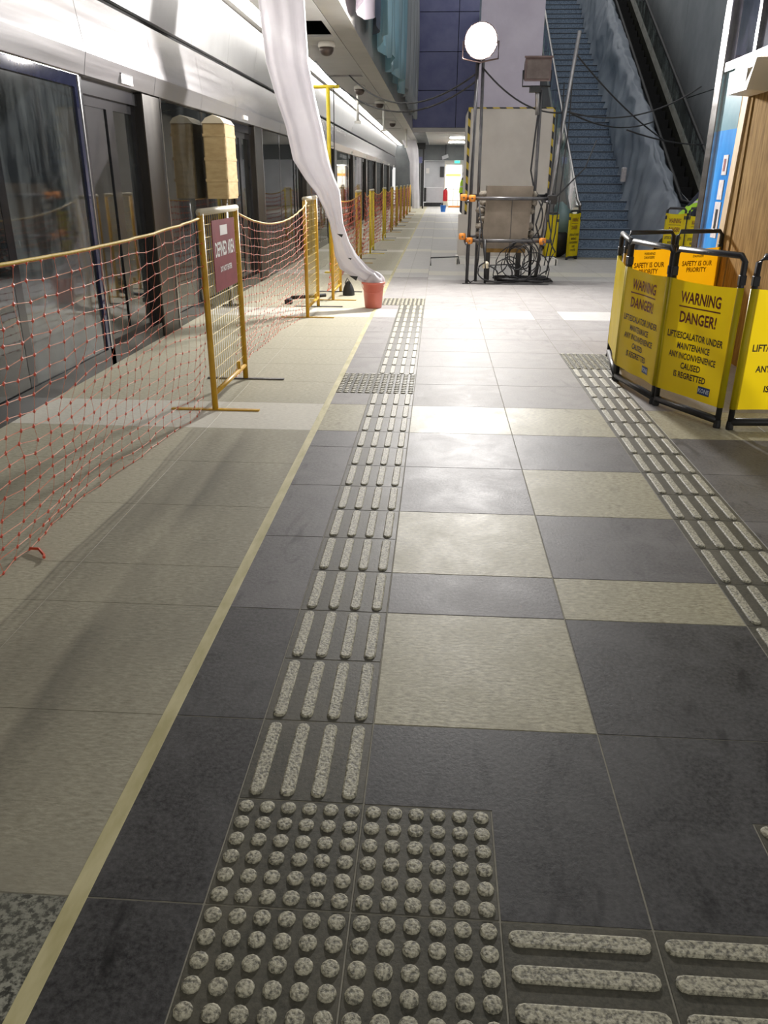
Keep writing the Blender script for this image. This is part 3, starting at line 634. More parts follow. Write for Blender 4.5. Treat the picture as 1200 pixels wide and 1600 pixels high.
# ================================================================== THINGS
# ------------------------------------------------------------------ ceiling LED lights, cameras
y = 5.7; n_led = 0
while y < 46:
    lt = thing('ceiling_light', (-2.15, y, ZC+.04), 'white linear light tube in the ceiling trough above the screen doors', 'ceiling light', 'LED tubes along the platform ceiling')
    MB().box(-2.185, -2.115, y, y+2.78, ZC+.025, ZC+.05).build('diffuser', E_LED, lt); MB().box(-2.195, -2.105, y, y+2.8, ZC+.05, ZC+.07).build('housing', DOORW, lt)
    y += 2.86
dome_spots = [(-1.55, 11.25, 'nearest dome camera under the ceiling beside the big open slot'), (-1.60, 16.9, 'dome camera under the ceiling beyond the second slot'), (-1.42, 20.3, 'small dome camera hanging beside a white drop pole'), (-1.5, 27.6, 'far small dome camera under the platform ceiling')]
for i, (dx, dy, lab) in enumerate(dome_spots):
    t = thing('dome_camera', (dx, dy, ZC), lab, 'camera', 'ceiling dome cameras')
    MB().lathe([(.10, ZC), (.12, ZC-.02), (.125, ZC-.06), (.115, ZC-.075)], (dx, dy, 0), 20).build('base_ring', DOORW, t, True)
    MB().lathe([(.105, ZC-.075), (.10, ZC-.12), (.075, ZC-.16), (.04, ZC-.18), (.01, ZC-.185)], (dx, dy, 0), 20).build('dome', LAMPGLASS, t, True)
for i, (dx, dy, lab) in enumerate([(-1.74, 17.9, 'white drop pole from the ceiling nearest the second slot'), (-1.36, 21.0, 'white drop pole beside the hanging dome camera'), (-1.2, 32.0, 'far white drop pole at the corner of the atrium ceiling')]):
    t = thing('drop_pole', (dx, dy, ZC), lab, 'pole', 'white ceiling drop poles')
    MB().tube((dx, dy, ZC), (dx, dy, ZC-.62), .03).build('pole', DOORW, t, True); MB().lathe([(.06, ZC-.02), (.06, ZC)], (dx, dy, 0), 12).build('flange', DOORW, t); MB().box(dx-.07, dx+.07, dy-.03, dy+.03, ZC-.66, ZC-.61).build('foot_plate', DOORW, t)
for i, yy in enumerate((37.6, 42.2)):
    t = thing('ceiling_panel_light', (0.98, yy, 3.2), ('nearer' if i == 0 else 'farther')+' bright rectangular light in the low far ceiling', 'ceiling light', 'far ceiling lights')
    MB().box(.55, 1.40, yy, yy+1.1, 3.165, 3.185).build('diffuser', E_FAR, t); MB().box(.52, 1.43, yy-.03, yy+1.13, 3.18, 3.2).build('frame', DOORW, t)

t = thing('ceiling_panel_light', (.9, 48.0, 2.2), 'bright light inside the far doorway', 'ceiling light', 'far ceiling lights')
MB().box(.6, 1.2, 47.6, 48.4, 2.165, 2.185).build('diffuser', E_FAR, t); MB().box(.57, 1.23, 47.57, 48.43, 2.18, 2.2).build('frame', DOORW, t)

# ------------------------------------------------------------------ plastic over the void fascia
def hanging(name, y0, y1, z0, z1, m, lab, amp=.06, x=-0.86):
    def fn(u, v):
        yy = y0+(y1-y0)*u; zz = z0+(z1-z0)*v
        return (x+amp*math.sin(yy*5.1+.6*math.sin(zz*.9))+amp*.5*math.sin(yy*13+zz*.5), yy+.12*math.sin(zz*.7+u*5), zz+.10*math.sin(yy*3.1)*(1-v))
    o = MB().shell(fn, max(24, int((y1-y0)*9)), 10, .004).build(name, m, None, True); return tag(o, lab, 'plastic sheet', 'plastic sheets over the atrium edge')
hanging('plastic_sheet', 7.6, 10.3, 3.32, 6.5, PINKSH, 'pale pinkish plastic sheet on the atrium fascia nearest the camera')
hanging('plastic_sheet', 10.55, 12.3, 3.45, 7.0, DARKSH, 'smoky dark plastic sheet on the atrium fascia')
hanging('plastic_sheet', 12.55, 20.6, 3.40, 8.0, BLUESH, 'bright cyan plastic sheet on the atrium fascia', .08)
hanging('plastic_sheet', 20.9, 31.5, 3.5, 9.0, GREYSH, 'hazy white plastic sheet on the atrium fascia beyond the cyan one', .08)

# ------------------------------------------------------------------ yellow gates
def make_gate(ypaint, w=0.86, sign=True, label='', loc=(0, 0)):
    t = thing('fence_gate', (loc[0], loc[1], 0), label, 'gate', 'yellow gates in the net fence')
    x, y = loc; h = 1.185
    for s in (-1, 1):
        MB().tube((x, y+s*w/2, 0.008), (x, y+s*w/2, h), .019, 10).build('post', ypaint, t, True)
        MB().box(x-.285, x+.285, y+s*w/2-.016, y+s*w/2+.016, 0.0, .009).build('foot_bar', TUBE_D if s > 0 else ypaint, t)
    MB().tube((x, y-w/2-.018, h), (x, y+w/2+.018, h), .021, 10).build('top_rail', CREAM, t, True)
    MB().tube((x, y-w/2, .105), (x, y+w/2, .105), .016, 8).build('bottom_rail', ypaint, t, True)
    mb = MB(); n = 17
    for i in range(1, n): mb.tube((x, y-w/2+w*i/n, .105), (x, y-w/2+w*i/n, h), .0016, 4)
    for i in range(1, 15): mb.tube((x, y-w/2, .105+(h-.105)*i/15), (x, y+w/2, .105+(h-.105)*i/15), .0016, 4)
    tag(mb.build('wire_mesh', ROPE, t), None, None, None, 'stuff')
    MB().box(x-.012, x+.012, y+w/2-.19, y+w/2-.17, .09, .17).build('latch', ypaint, t)
    if sign:
        s0, s1 = y-w/2+.20, y+w/2-.10
        sg = MB().box(x+.006, x+.010, s0, s1, .705, 1.13).build('sign_board', MAROON, t)
        c = (s0+s1)/2; W_ = s1-s0
        MB().box(x+.010, x+.0112, c-.10, c+.08, 1.035, 1.095).build('label_sticker', WHITE, sg)
        lettering('lettering', 'DEFINED AREA', W_*.86, .088, lambda a, b: (x+.0114, c+a, .955+b), WHITE, sg)
        lettering('lettering', 'DO NOT ENTER', W_*.52, .036, lambda a, b: (x+.0114, c+a, .832+b), WHITE, sg)
    return t
XF = -1.255
make_gate(YEL, .86, True, 'nearest yellow wire gate with a maroon DEFINED AREA sign', (XF, 3.52))
make_gate(YEL, .80, False, 'yellow wire gate without a sign, left of the plastic chute', (-1.235, 7.2))
make_gate(YEL, .80, False, 'yellow wire gate half hidden behind the plastic chute', (-1.13, 8.55))
g3 = make_gate(YEL, .80, True, 'yellow gate with a small maroon sign, first beyond the chute', (-1.30, 13.3))
gate_labels = [(15.3, YEL2, 'bright yellow gate just beyond the small maroon sign'), (19.2, YEL2, 'second bright yellow gate beyond the small maroon sign'), (22.6, YEL, 'third plain gate beyond the small maroon sign'), (25.4, YEL, 'fourth plain gate beyond the small maroon sign'), (28.2, YEL, 'fifth plain gate beyond the small maroon sign'), (31.2, YEL, 'third gate from the far end of the fence'), (34.4, YEL, 'second gate from the far end of the fence'), (37.6, YEL, 'last gate at the far end of the net fence')]
for yy, m_, lab in gate_labels: make_gate(m_, .84, False, lab, (-1.22, yy))
make_gate(YEL, .86, False, 'yellow gate at the camera end of the net fence', (XF, -.85))

# ------------------------------------------------------------------ orange nets
def make_net(y0, y1, x0, x1, du, dv, label, sag=.07, drape=.16, seed=0, r=.0022, loose=1.0):
    t = thing('safety_net', (x0, y0, 0), label, 'net', 'orange nets between the gates')
    nu = max(4, int((y1-y0)/du)); nv = int(1.12/dv); P = []
    for i in range(nu+1):
        u = i/nu; row = []
        for j in range(nv+1):
            v = j/nv; top = 1.14-sag*4*u*(1-u)
            nz = mnoise.noise(Vector((u*(y1-y0)*1.3+seed, v*2.2, 3.7))); nz2 = mnoise.noise(Vector((u*(y1-y0)*1.9+seed, v*3.1, 9.1)))
            amp = loose*(v**1.5)
            z = top*(1-v)+.006
            lift = 0.03*nz2*amp*4
            xx = x0+(x1-x0)*u-drape*(v**1.8)*math.sin(PI*min(max(u, .06), .94))**.4+nz*.05*amp
            yy = y0+(y1-y0)*u+nz2*.07*amp
            jt = random.Random(i*977+j*31+seed).uniform; row.append(Vector((xx+jt(-.008, .008), yy+jt(-.012, .012), max(.005, z+lift*(1-v)+jt(-.007, .007)*(v > 0)))))
        P.append(row)
    mb = MB(); kb = MB()
    for i in range(nu+1): mb.path(P[i], r*.55, 3)
    for j in range(nv+1): mb.path([P[i][j] for i in range(nu+1)], r*1.15, 3)
    q = r*5.6
    for i in range(nu+1):
        for j in range(nv+1):
            p = P[i][j]
            kb.add([p+Vector((0, q*1.5, 0)), p+Vector((0, -q*1.5, 0)), p+Vector((0, 0, q)), p+Vector((0, 0, -q)), p+Vector((q*.4, 0, 0)), p+Vector((-q*.4, 0, 0))],
                   [(0, 2, 4), (2, 1, 4), (1, 3, 4), (3, 0, 4), (2, 0, 5), (1, 2, 5), (3, 1, 5), (0, 3, 5)])
    tag(mb.build('netting', NETM, t), None, None, None, 'stuff'); tag(kb.build('knots', KNOT, t), None, None, None, 'stuff')
    MB().path([Vector((P[i][0].x, P[i][0].y, P[i][0].z+.008)) for i in range(nu+1)], .0065, 6).build('top_rope', ROPE, t, True)
    return t
net0 = make_net(-.42, 3.08, XF, XF, .105, .062, 'nearest orange net sagging from a yellow rope before the signed gate', .05, .20, 0, .0017, 1.9)
MB().path([(-1.44, .98, .012), (-1.40, .97, .016), (-1.36, .93, .010), (-1.345, .90, .014)], .006, 5).build('loose_strap', KNOT, net0)
make_net(3.97, 6.85, XF, -1.21, .10, .062, 'orange net between the signed gate and the plastic chute', .13, .16, 5, .0017)
for i, (a, b, lab) in enumerate([(8.96, 12.9, 'orange net behind the red bucket'), (13.7, 14.9, 'short orange net beyond the small maroon sign'), (15.72, 18.8, 'orange net between the two bright yellow gates'), (19.6, 22.2, 'orange net beyond the second bright yellow gate'), (23.0, 25.0, 'orange net after the third plain gate'), (25.8, 27.8, 'orange net after the fourth plain gate'), (28.6, 30.8, 'orange net after the fifth plain gate'), (31.6, 34.0, 'orange net third last along the fence'), (34.8, 37.2, 'last orange net at the far end of the fence')]):
    make_net(a, b, -1.22, -1.22, .14, .085, lab, .08, .14, 20+i*7, .0038)

# ------------------------------------------------------------------ plastic chute into the bucket
def chute():
    t = thing('plastic_chute', (-.6, 7.55, .33), 'white translucent plastic sheet hanging from the ceiling into the red bucket', 'plastic sheet')
    rows = [(-1.80, -1.30, 3.20), (-1.74, -1.285, 3.03), (-1.715, -1.275, 2.75), (-1.69, -1.262, 2.47), (-1.61, -1.20, 2.16), (-1.515, -1.131, 1.873), (-1.452, -1.069, 1.56), (-1.33, -1.015, 1.38), (-1.215, -.957, 1.243), (-1.13, -.94, 1.07), (-1.075, -.925, .915), (-1.045, -.855, .73), (-1.03, -.766, .577), (-.98, -.63, .44), (-.84, -.50, .355), (-.69, -.50, .27)]
    n = 44; mb = MB(); vs = []
    for k, (a, b, z) in enumerate(rows):
        c = (a+b)/2; w = (b-a)/2; s = k/(len(rows)-1)
        for i in range(n):
            th = 2*PI*i/n
            x = c+w*math.cos(th)*(1+.03*math.sin(4*th+5*s)); d = .085*(1-.45*s)
            yy = 7.50+.08*s+d*math.sin(th)+.016*math.sin(7*th+4*s)+.010*math.sin(11*th-6*s)
            vs.append((x, yy, z+.012*math.sin(3*th+k)))
    fs = [(k*n+i, k*n+(i+1) % n, (k+1)*n+(i+1) % n, (k+1)*n+i) for k in range(len(rows)-1) for i in range(n)]
    mb.add(vs, fs).build('sleeve', SHEET, t, True)
    # bunched end lying in the mouth of the bucket
    def puff(u, v):
        th = 2*PI*u; ph = v*PI*.5; r = .118*(1+.10*math.sin(5*th)+.05*math.sin(9*th))
        return (-.585+r*math.cos(th)*math.cos(ph), 7.60+r*math.sin(th)*math.cos(ph), .285+.10*math.sin(ph)*(1+.2*math.sin(3*th)))
    MB().grid(puff, 30, 7).build('bunched_end', SHEET, t, True)
    for x, z, w in ((-.945, .80, .035), (-.84, .555, .022), (-.80, .35, .05)):
        MB().add([(x-w, 7.40, z+w*.5), (x+w, 7.40, z+w*.35), (x+w*.6, 7.40, z-w*.6), (x-w, 7.408, z+w*.5), (x+w, 7.408, z+w*.35), (x+w*.6, 7.408, z-w*.6)], [(0, 2, 1), (3, 4, 5), (0, 1, 4, 3), (1, 2, 5, 4), (2, 0, 3, 5)]).build('tape_patch', BLACK, t)
chute()
bk = thing('bucket', (-.592, 7.6, 0), 'red plastic bucket catching the end of the plastic chute', 'bucket')
MB().lathe([(.092, 0.0), (.098, .012), (.120, .262), (.122, .262), (.130, .285), (.124, .288), (.116, .262), (.094, .02), (.0, .018)], (-.592, 7.6, 0), 28, False).build('body', PINK, bk, True)
MB().lathe([(.131, .268), (.136, .272), (.136, .290), (.126, .292)], (-.592, 7.6, 0), 28, False).build('rim', PINK, bk, True)
MB().path([(-.592+.13*math.cos(t), 7.6-.02-.11*math.sin(t), .27-.10*math.sin(t)) for t in [PI*i/10 for i in range(11)]], .003, 5).build('handle', PINK, bk, True)
# far plastic sleeve
fs_ = MB(); rows = [(-1.75, -1.05, 3.15), (-1.55, -.95, 2.8), (-1.35, -.90, 2.2), (-1.32, -.88, 1.4), (-1.22, -.84, .7), (-1.18, -.82, .1)]
vs = []; n = 24
for k, (a, b, z) in enumerate(rows):
    for i in range(n):
        th = 2*PI*i/n; vs.append(((a+b)/2+(b-a)/2*math.cos(th), 40.0+.18*math.sin(th)+.03*math.sin(6*th+k), z))
fs_.add(vs, [(k*n+i, k*n+(i+1) % n, (k+1)*n+(i+1) % n, (k+1)*n+i) for k in range(len(rows)-1) for i in range(n)])
tag(fs_.build('plastic_chute', SHEET, None, True), 'far white plastic sleeve hanging at the end of the fence', 'plastic sheet')

# ------------------------------------------------------------------ cardboard wrapped sign by the screen doors
cb = thing('wrapped_sign', (-2.24, 7.5, 0), 'tall cardboard-wrapped sign on a pole beside the screen doors', 'wrapped sign')
MB().tube((-2.24, 7.52, 0), (-2.24, 7.52, 1.2), .03, 10).build('pole', STEEL, cb, True)
MB().lathe([(.11, 0), (.11, .015), (.04, .03)], (-2.24, 7.52, 0), 18).build('base_plate', STEEL, cb)
def cbx(u, v): pass
mbx = MB().bbox(-2.37, -2.135, 7.3, 7.74, 1.17, 1.91, .012); mbx.build('carton', CARD, cb)
MB().prism([(-2.375, 1.905), (-2.13, 1.905), (-2.17, 1.955), (-2.25, 1.985), (-2.33, 1.955)], 7.29, 7.75).build('folded_top', CREAM, cb)
for z in (1.34, 1.55, 1.78): MB().box(-2.372, -2.128, 7.297, 7.748, z, z+.028).build('tape_band', CARD, cb)
MB().box(-2.20, -2.1325, 7.33, 7.743, 1.19, 1.9).build('side_flap', CARD, cb)

# tall yellow pole with a cross head behind the chute
tp = thing('yellow_prop', (-1.55, 11.3, 0), 'tall yellow T-headed prop standing behind the plastic chute', 'prop')
MB().tube((-1.55, 11.3, 0), (-1.55, 11.3, 2.62), .03, 10).build('pole', YEL2, tp, True); MB().tube((-1.78, 11.3, 2.63), (-1.38, 11.3, 2.63), .025, 8).build('cross_head', YEL2, tp, True); MB().box(-1.65, -1.45, 11.2, 11.4, 0, .012).build('base_plate', YEL2, tp)
MB().path([(-1.46, 11.28, 2.62), (-1.47, 11.28, 1.8), (-1.49, 11.27, .8), (-1.47, 11.26, .1)], .008, 6).build('cord', CABLE, tp, True)

# ------------------------------------------------------------------ tools on the floor by the fence
t1 = thing('hand_tool', (-1.5, 8.0, 0), 'black long-handled tool lying on the floor inside the net', 'tool')
MB().tube((-1.62, 7.95, .05), (-1.22, 8.15, .06), .022, 8).build('handle', BLACK, t1, True); MB().bbox(-1.66, -1.58, 7.75, 7.86, 0, .06, .01).build('head', BLACK, t1); MB().tube((-1.62, 7.95, .05), (-1.62, 7.82, .04), .014, 6).build('neck', BLACK, t1)
t2 = thing('tool_bag', (-.99, 8.0, 0), 'small black bag on the floor under the plastic chute', 'bag')
def bagf(u, v):
    th = 2*PI*u; r = (1-v**2.2*.75); return (-.99+.075*r*math.cos(th)*(1+.1*math.sin(3*th)), 8.62+.06*r*math.sin(th), .004+.17*v)
MB().grid(bagf, 18, 7).build('body', BLACK, t2, True); MB().path([(-1.03, 8.6, .15), (-1.0, 8.58, .22), (-.96, 8.6, .15)], .007, 6).build('strap', BLACK, t2, True)

# ------------------------------------------------------------------ work-light tower
tw = thing('light_tower', (1.1, 10.3, 0), 'scaffold-tube work light tower with orange clamps in mid platform', 'light tower')
def tube(name, p, q, r, m): return MB().tube(p, q, r, 10).build(name, m, tw, True)
tube('upright', (.565, 10.12, 0), (.585, 10.15, 2.86), .024, TUBE_D)
tube('upright', (.70, 10.32, 0), (.665, 10.28, 2.86), .022, TUBE_D)
tube('lamp_arm', (.61, 10.24, 2.80), (.612, 10.02, 2.79), .018, TUBE_D)
tube('upright', (1.50, 10.48, 0), (1.475, 10.45, 2.52), .022, TUBE_D)
tube('raking_tube', (1.56, 10.30, 0), (1.945, 10.62, 3.22), .027, TUBE)
for z in (1.14, .585):
    tube('ledger', (.50, 10.075, z), (1.73, 10.075, z), .024, TUBE_D); tube('ledger', (.56, 10.53, z+.03), (1.66, 10.53, z+.03), .022, TUBE_D)
    tube('transom', (.535, 9.98, z-.04), (.535, 10.62, z-.04), .02, TUBE_D); tube('transom', (1.62, 9.98, z-.04), (1.62, 10.62, z-.04), .02, TUBE_D)
def clamp(x, y, z):
    c = MB().lathe([(.030, -.045), (.046, -.038), (.050, 0), (.046, .038), (.030, .045)], (x, y, z), 12).build('clamp', ORANGE, tw, True)
    MB().tube((x, y-.05, z), (x, y-.08, z), .012, 6).build('bolt', TUBE_D, c)
for x, y, z in ((.475, 10.07, 1.15), (.59, 10.05, 1.14), (.475, 10.05, .64), (.575, 10.04, .585), (1.60, 10.05, .585)): clamp(x, y, z)
for x, y, z in ((1.69, 10.08, 1.14), (1.70, 10.5, 1.16)): MB().bbox(x-.06, x+.06, y-.06, y+.06, z-.07, z+.05, .012).build('coupler', BLACKM, tw)
tube('base_bar', (.5, 9.98, .008), (1.72, 9.98, .008), .007, TUBE_D)
tube('stub_leg', (.82, 10.0, 0), (.80, 10.06, .60), .016, BLACKM)
MB().bbox(.775, .865, 9.97, 10.05, .22, .31, .02).build('socket_box', CREAM, tw)
tube('strut', (.86, 10.0, .26), (1.25, 10.2, .26), .008, BLACKM)
# lit flood lamp: aimed along the platform towards the camera
lamp = thing('flood_lamp', (.61, 10.2, 2.82), 'blazing white flood lamp on top of the left tower pole', 'work lamp')
LD = Vector((-.06, -.98, -.14)).normalized(); LC = Vector((.612, 9.99, 3.02))
u_ = LD.cross(Vector((0, 0, 1))).normalized(); w_ = u_.cross(LD)
def lring(r, d, n=28): return [LC+LD*d+u_*r*math.cos(2*PI*k/n)+w_*r*math.sin(2*PI*k/n) for k in range(n)]
n = 28; rings = [lring(.03, -.17), lring(.13, -.14), lring(.185, -.05), lring(.215, .03), lring(.215, .05), lring(.195, .05), lring(.19, .03)]
vs = sum(rings, []); MB().add(vs, [(k*n+i, k*n+(i+1) % n, (k+1)*n+(i+1) % n, (k+1)*n+i) for k in range(6) for i in range(n)]+[tuple(range(n))]).build('housing', LAMPBODY, lamp, True)
vs = lring(.19, .035)+lring(.12, .075)+lring(.04, .088); MB().add(vs, [(k*n+i, k*n+(i+1) % n, (k+1)*n+(i+1) % n, (k+1)*n+i) for k in range(2) for i in range(n)]+[tuple(range(2*n, 3*n))]).build('glowing_lens', E_LAMP, lamp, True)
MB().path([LC+u_*.225, LC+u_*.23-Vector((0, 0, .2)), LC-Vector((0, 0, .24)), LC-u_*.23-Vector((0, 0, .2)), LC-u_*.225], .012, 6).build('yoke', LAMPBODY, lamp, True)
# unlit flood lamp
l2 = thing('flood_lamp', (1.385, 10.3, 2.5), 'unlit square flood lamp on the right tower pole', 'work lamp')
MB().prism([(10.18, 2.58), (10.20, 2.86), (10.36, 2.80), (10.36, 2.63)], 1.215, 1.555, 'x').build('housing', LAMPBODY, l2)
MB().prism([(10.178, 2.61), (10.196, 2.83), (10.19, 2.83), (10.170, 2.61)], 1.235, 1.535, 'x').build('reflector_glass', LAMPGLASS, l2)
MB().box(1.20, 1.57, 10.17, 10.21, 2.855, 2.875).build('hood', LAMPBODY, l2)
MB().path([(1.20, 10.27, 2.72), (1.20, 10.27, 2.53), (1.57, 10.27, 2.53), (1.57, 10.27, 2.72)], .012, 6).build('yoke', BLACKM, l2, True); MB().tube((1.40, 10.3, 2.53), (1.44, 10.4, 2.2), .03, 8).build('spigot', TUBE, l2, True); MB().bbox(1.30, 1.45, 10.25, 10.35, 2.46, 2.54, .01).build('junction_box', BLACKM, l2)
# crate strapped inside the tower
cr = thing('wrapped_crate', (1.1, 10.45, .48), 'grey-brown board-wrapped crate held inside the light tower', 'crate')
MB().prism([(.755, .475), (1.395, .475), (1.425, 1.135), (.792, 1.135)], 10.16, 10.48).build('body', CRATE, cr)
MB().prism([(.792, 1.14), (1.425, 1.14), (1.432, 1.30), (.797, 1.30)], 10.14, 10.50).build('top_cap', CRATE, cr)
MB().box(1.150, 1.155, 10.155, 10.16, .5, 1.13).build('board_joint', NOSE, cr)
MB().box(.80, 1.38, 10.17, 10.46, .42, .475).build('timber_sole', PLY, cr)
random.seed(3)
def lump(c, r):
    def fn(u, v):
        th = 2*PI*u; ph = -PI/2+PI*v; p = Vector((math.cos(th)*math.cos(ph), math.sin(th)*math.cos(ph), math.sin(ph)))
        k = 1+.35*mnoise.noise(p*1.7+Vector(c)*7); return (c[0]+p.x*r[0]*k, c[1]+p.y*r[1]*k, c[2]+p.z*r[2]*k)
    return MB().grid(fn, 10, 6)
for i in range(7):
    z = .56+i*.105
    lump((.755+.012*i/3-random.random()*.05, 10.3, z), (.07, .1, .05)).build('foam_wad', FOAM, cr, True)
    if i != 3: lump((1.43+random.random()*.04, 10.3, z), (.05, .1, .05)).build('foam_wad', FOAM, cr, True)
for i, x in enumerate((.86, 1.30)): MB().bbox(x-.035, x+.035, 10.28, 10.36, 0, .42, .006).build('support_leg', BLACKM, cr)
# cables
def cable(name, pts, r, label, group=None, m=CABLE):
    return tag(MB().path(pts, r, 6).build(name, m, None, True), label, 'cable', group)
random.seed(11)
coil = []
for i in range(190):
    a = i*.36; rr = .23+.07*math.sin(i*.23)+.045*math.sin(i*.61); coil.append((1.36+rr*1.35*math.cos(a), 10.26+rr*.75*math.sin(a), .016+.055*(i/190)+.02*abs(math.sin(i*.37))))
cable('cable_coil', coil, .011, 'black cable coiled on the floor at the foot of the light tower')
lp = []
for i in range(150):
    a = i*.40; rr = .14+.075*math.sin(i*.31+.4*math.sin(i*.07)); lp.append((1.32+rr*math.cos(a)*1.2+.17*math.sin(i*.043), 10.10+.05*math.sin(i*.23), max(.03, .27+rr*1.35*math.sin(a)+.06*math.sin(i*.11))))
cable('cable_loops', lp, .008, 'black cable loops hanging under the crate in the light tower')
cable('mast_cable', [(.60, 10.06, 2.85), (.575, 10.06, 2.0), (.56, 10.04, 1.0), (.545, 10.03, .35), (.56, 10.0, .08), (.61, 10.0, .02), (.68, 10.0, .06), (.715, 10.02, .35), (.72, 10.04, .75)], .012, 'black cable looping down the left poles of the light tower')
cable('mast_cable', [(1.47, 10.4, 2.5), (1.43, 10.38, 2.0), (1.40, 10.36, 1.5), (1.46, 10.3, 1.25), (1.58, 10.2, 1.1), (1.50, 10.15, .8), (1.60, 10.12, .5)], .013, 'black cable hanging from the unlit flood lamp')
cable('mast_cable', [(.68, 10.0, 1.1), (.74, 9.99, .75), (.80, 9.98, .35), (.84, 9.97, .05)], .011, 'black cable slanting down in front of the crate')
for i, (a, b, c) in enumerate((((1.72, 10.5, 2.2), (1.66, 10.35, 1.1), (1.62, 10.2, .45)), ((1.78, 10.5, 2.6), (1.75, 10.3, 1.2), (1.66, 10.15, .25)), ((1.90, 10.6, 2.9), (1.84, 10.4, 1.3), (1.70, 10.2, .12)))):
    cable('rake_cable', [a, Vector(a).lerp(Vector(b), .5)+Vector((.02, 0, 0)), b, Vector(b).lerp(Vector(c), .5)+Vector((.03, 0, -.02)), c], .009, ('innermost', 'middle', 'outermost')[i]+' black cable hanging beside the raking tower tube', 'cables beside the raking tube')
for i, (pts, lab) in enumerate((([(1.50, 10.02, 1.12), (1.56, 10.0, .85), (1.44, 9.99, .62), (1.58, 9.99, .35), (1.40, 10.0, .06)], 'looped black cable between the tower ledgers on the right'), ([(1.66, 10.02, 1.12), (1.70, 10.0, .7), (1.78, 10.0, .45), (1.70, 10.02, .2), (1.56, 10.05, .07)], 'black cable drooping outside the right end of the tower'), ([(.86, 9.98, .26), (1.0, 9.98, .15), (1.12, 10.0, .28), (1.2, 10.0, .12), (1.3, 10.05, .06)], 'black cable wriggling from the socket box to the coil'), ([(.80, 9.96, .30), (.72, 9.95, .20), (.78, 9.95, .08), (1.0, 9.97, .03), (1.25, 10.02, .03)], 'black cable drooping from the socket box to the floor'))):
    fine = []
    for a, b in zip(pts[:-1], pts[1:]):
        fine += [Vector(a).lerp(Vector(b), k/5)+Vector((.03*math.sin(k/5*PI)*(-1)**i, 0, 0)) for k in range(5)]
    cable('tower_cable', fine+[Vector(pts[-1])], .011, lab, 'tangled tower cables')
cable('overhead_cable', catenary((-1.68, 15.3, 3.24), (.56, 10.15, 2.66), .42), .012, 'upper black cable swooping from the second ceiling slot to the lamp pole', 'cables slung across the platform')
cable('overhead_cable', catenary((-2.0, 13.2, 3.19), (.60, 10.2, 2.60), .55), .012, 'lower black cable swooping from the ceiling light to the lamp pole', 'cables slung across the platform')
cable('overhead_cable', catenary((.66, 10.25, 2.75), (1.90, 10.6, 2.25), .18), .011, 'black cable slung from the lit lamp to the raking tube', 'cables slung across the platform')
cable('overhead_cable', catenary((1.88, 10.6, 2.25), (3.9, 14.2, 2.35), .14), .012, 'black cable slung level across the stairs to the dust sheet', 'cables slung across the stairs')
cable('overhead_cable', catenary((1.92, 10.6, 2.95), (3.9, 13.2, 2.0), .08), .011, 'black cable slanting down across the stairs from the raking tube', 'cables slung across the stairs')
cable('overhead_cable', catenary((1.88, 10.6, 2.25), (4.2, 12.6, 2.75), .22), .011, 'black cable rising across the escalator towards the kiosk', 'cables slung across the stairs')
cable('overhead_cable', catenary((3.0, 12.0, 2.1), (4.6, 13.4, 1.95), .05), .012, 'black cable crossing low in front of the escalator', 'cables slung across the stairs')
cable('overhead_cable', [(2.55, 12.0, 1.95), (2.3, 11.3, 1.55), (1.74, 10.45, 1.1)], .010, 'black cable rising from the tower ledger across the stairs', 'cables slung across the stairs')

# ------------------------------------------------------------------ hoarding round the column
ho = thing('hoarding', (1.36, 15.2, 0), 'tall pale board hoarding with black and yellow tape edges', 'hoarding')
H0, H1, HZ = .62, 2.16, 2.58
MB().box(H0+.04, H1-.30, 14.2, 14.22, 0, HZ).build('front_board', BOARD, ho); MB().box(H1-.295, H1-.03, 14.2, 14.22, 0, HZ).build('front_board', BOARD, ho)
MB().box(H0, H0+.02, 14.22, 16.2, 0, HZ).build('side_board', BOARD, ho); MB().box(H1-.02, H1, 14.22, 16.2, 0, HZ).build('side_board', BOARD, ho); MB().box(H0, H1, 14.22, 16.2, HZ-.02, HZ).build('top_board', BOARD, ho)
MB().box(H0-.005, H0+.04, 14.19, 14.22, 0, HZ).build('hazard_tape', HAZ, ho); MB().box(H1-.03, H1+.005, 14.19, 14.22, 0, HZ).build('hazard_tape', HAZ, ho); MB().box(H0+.04, H1-.03, 14.192, 14.2, HZ-.02, HZ+.003).build('hazard_tape', HAZ, ho)
co = struct('column', None, None, 'tall grey clad column rising above the hoarding', 'column')
for j in range(3): sub('cladding_panel', COLM, co, (.80, 1.95, 15.1, 16.0, 2.58+j*2.5+.006, 5.08+j*2.5-.006))
# things round the hoarding foot
lb = thing('board_sheet', (.66, 13.6, 0), 'grey board sheet leaning by the foot of the hoarding', 'board')
MB().box(.49, .83, 13.55, 13.57, .02, .80).build('sheet', BOARD, lb); MB().box(.49, .83, 13.54, 13.58, 0.0, .03).build('sole_rail', TUBE, lb)
tr = thing('steel_tray', (1.3, 13.3, 0), 'low white-rimmed steel tray on the floor behind the tower', 'tray')
MB().box(.50, 2.2, 12.9, 13.4, 0, .02).build('bed', TUBE_D, tr)
for b in ((.48, 2.22, 12.88, 12.92, 0, .10), (.48, 2.22, 13.38, 13.42, 0, .10), (.46, .50, 12.88, 13.42, 0, .12), (2.2, 2.24, 12.88, 13.42, 0, .10)): sub('rim', DOORW, tr, b)
br = thing('floor_bracket', (.25, 12.6, 0), 'thin black bent rod standing on the floor left of the tower', 'rod')
MB().path([(.02, 12.6, .0), (.02, 12.6, .13), (.50, 12.75, .14), (.52, 12.75, .02)], .012, 6).build('rod', BLACKM, br)
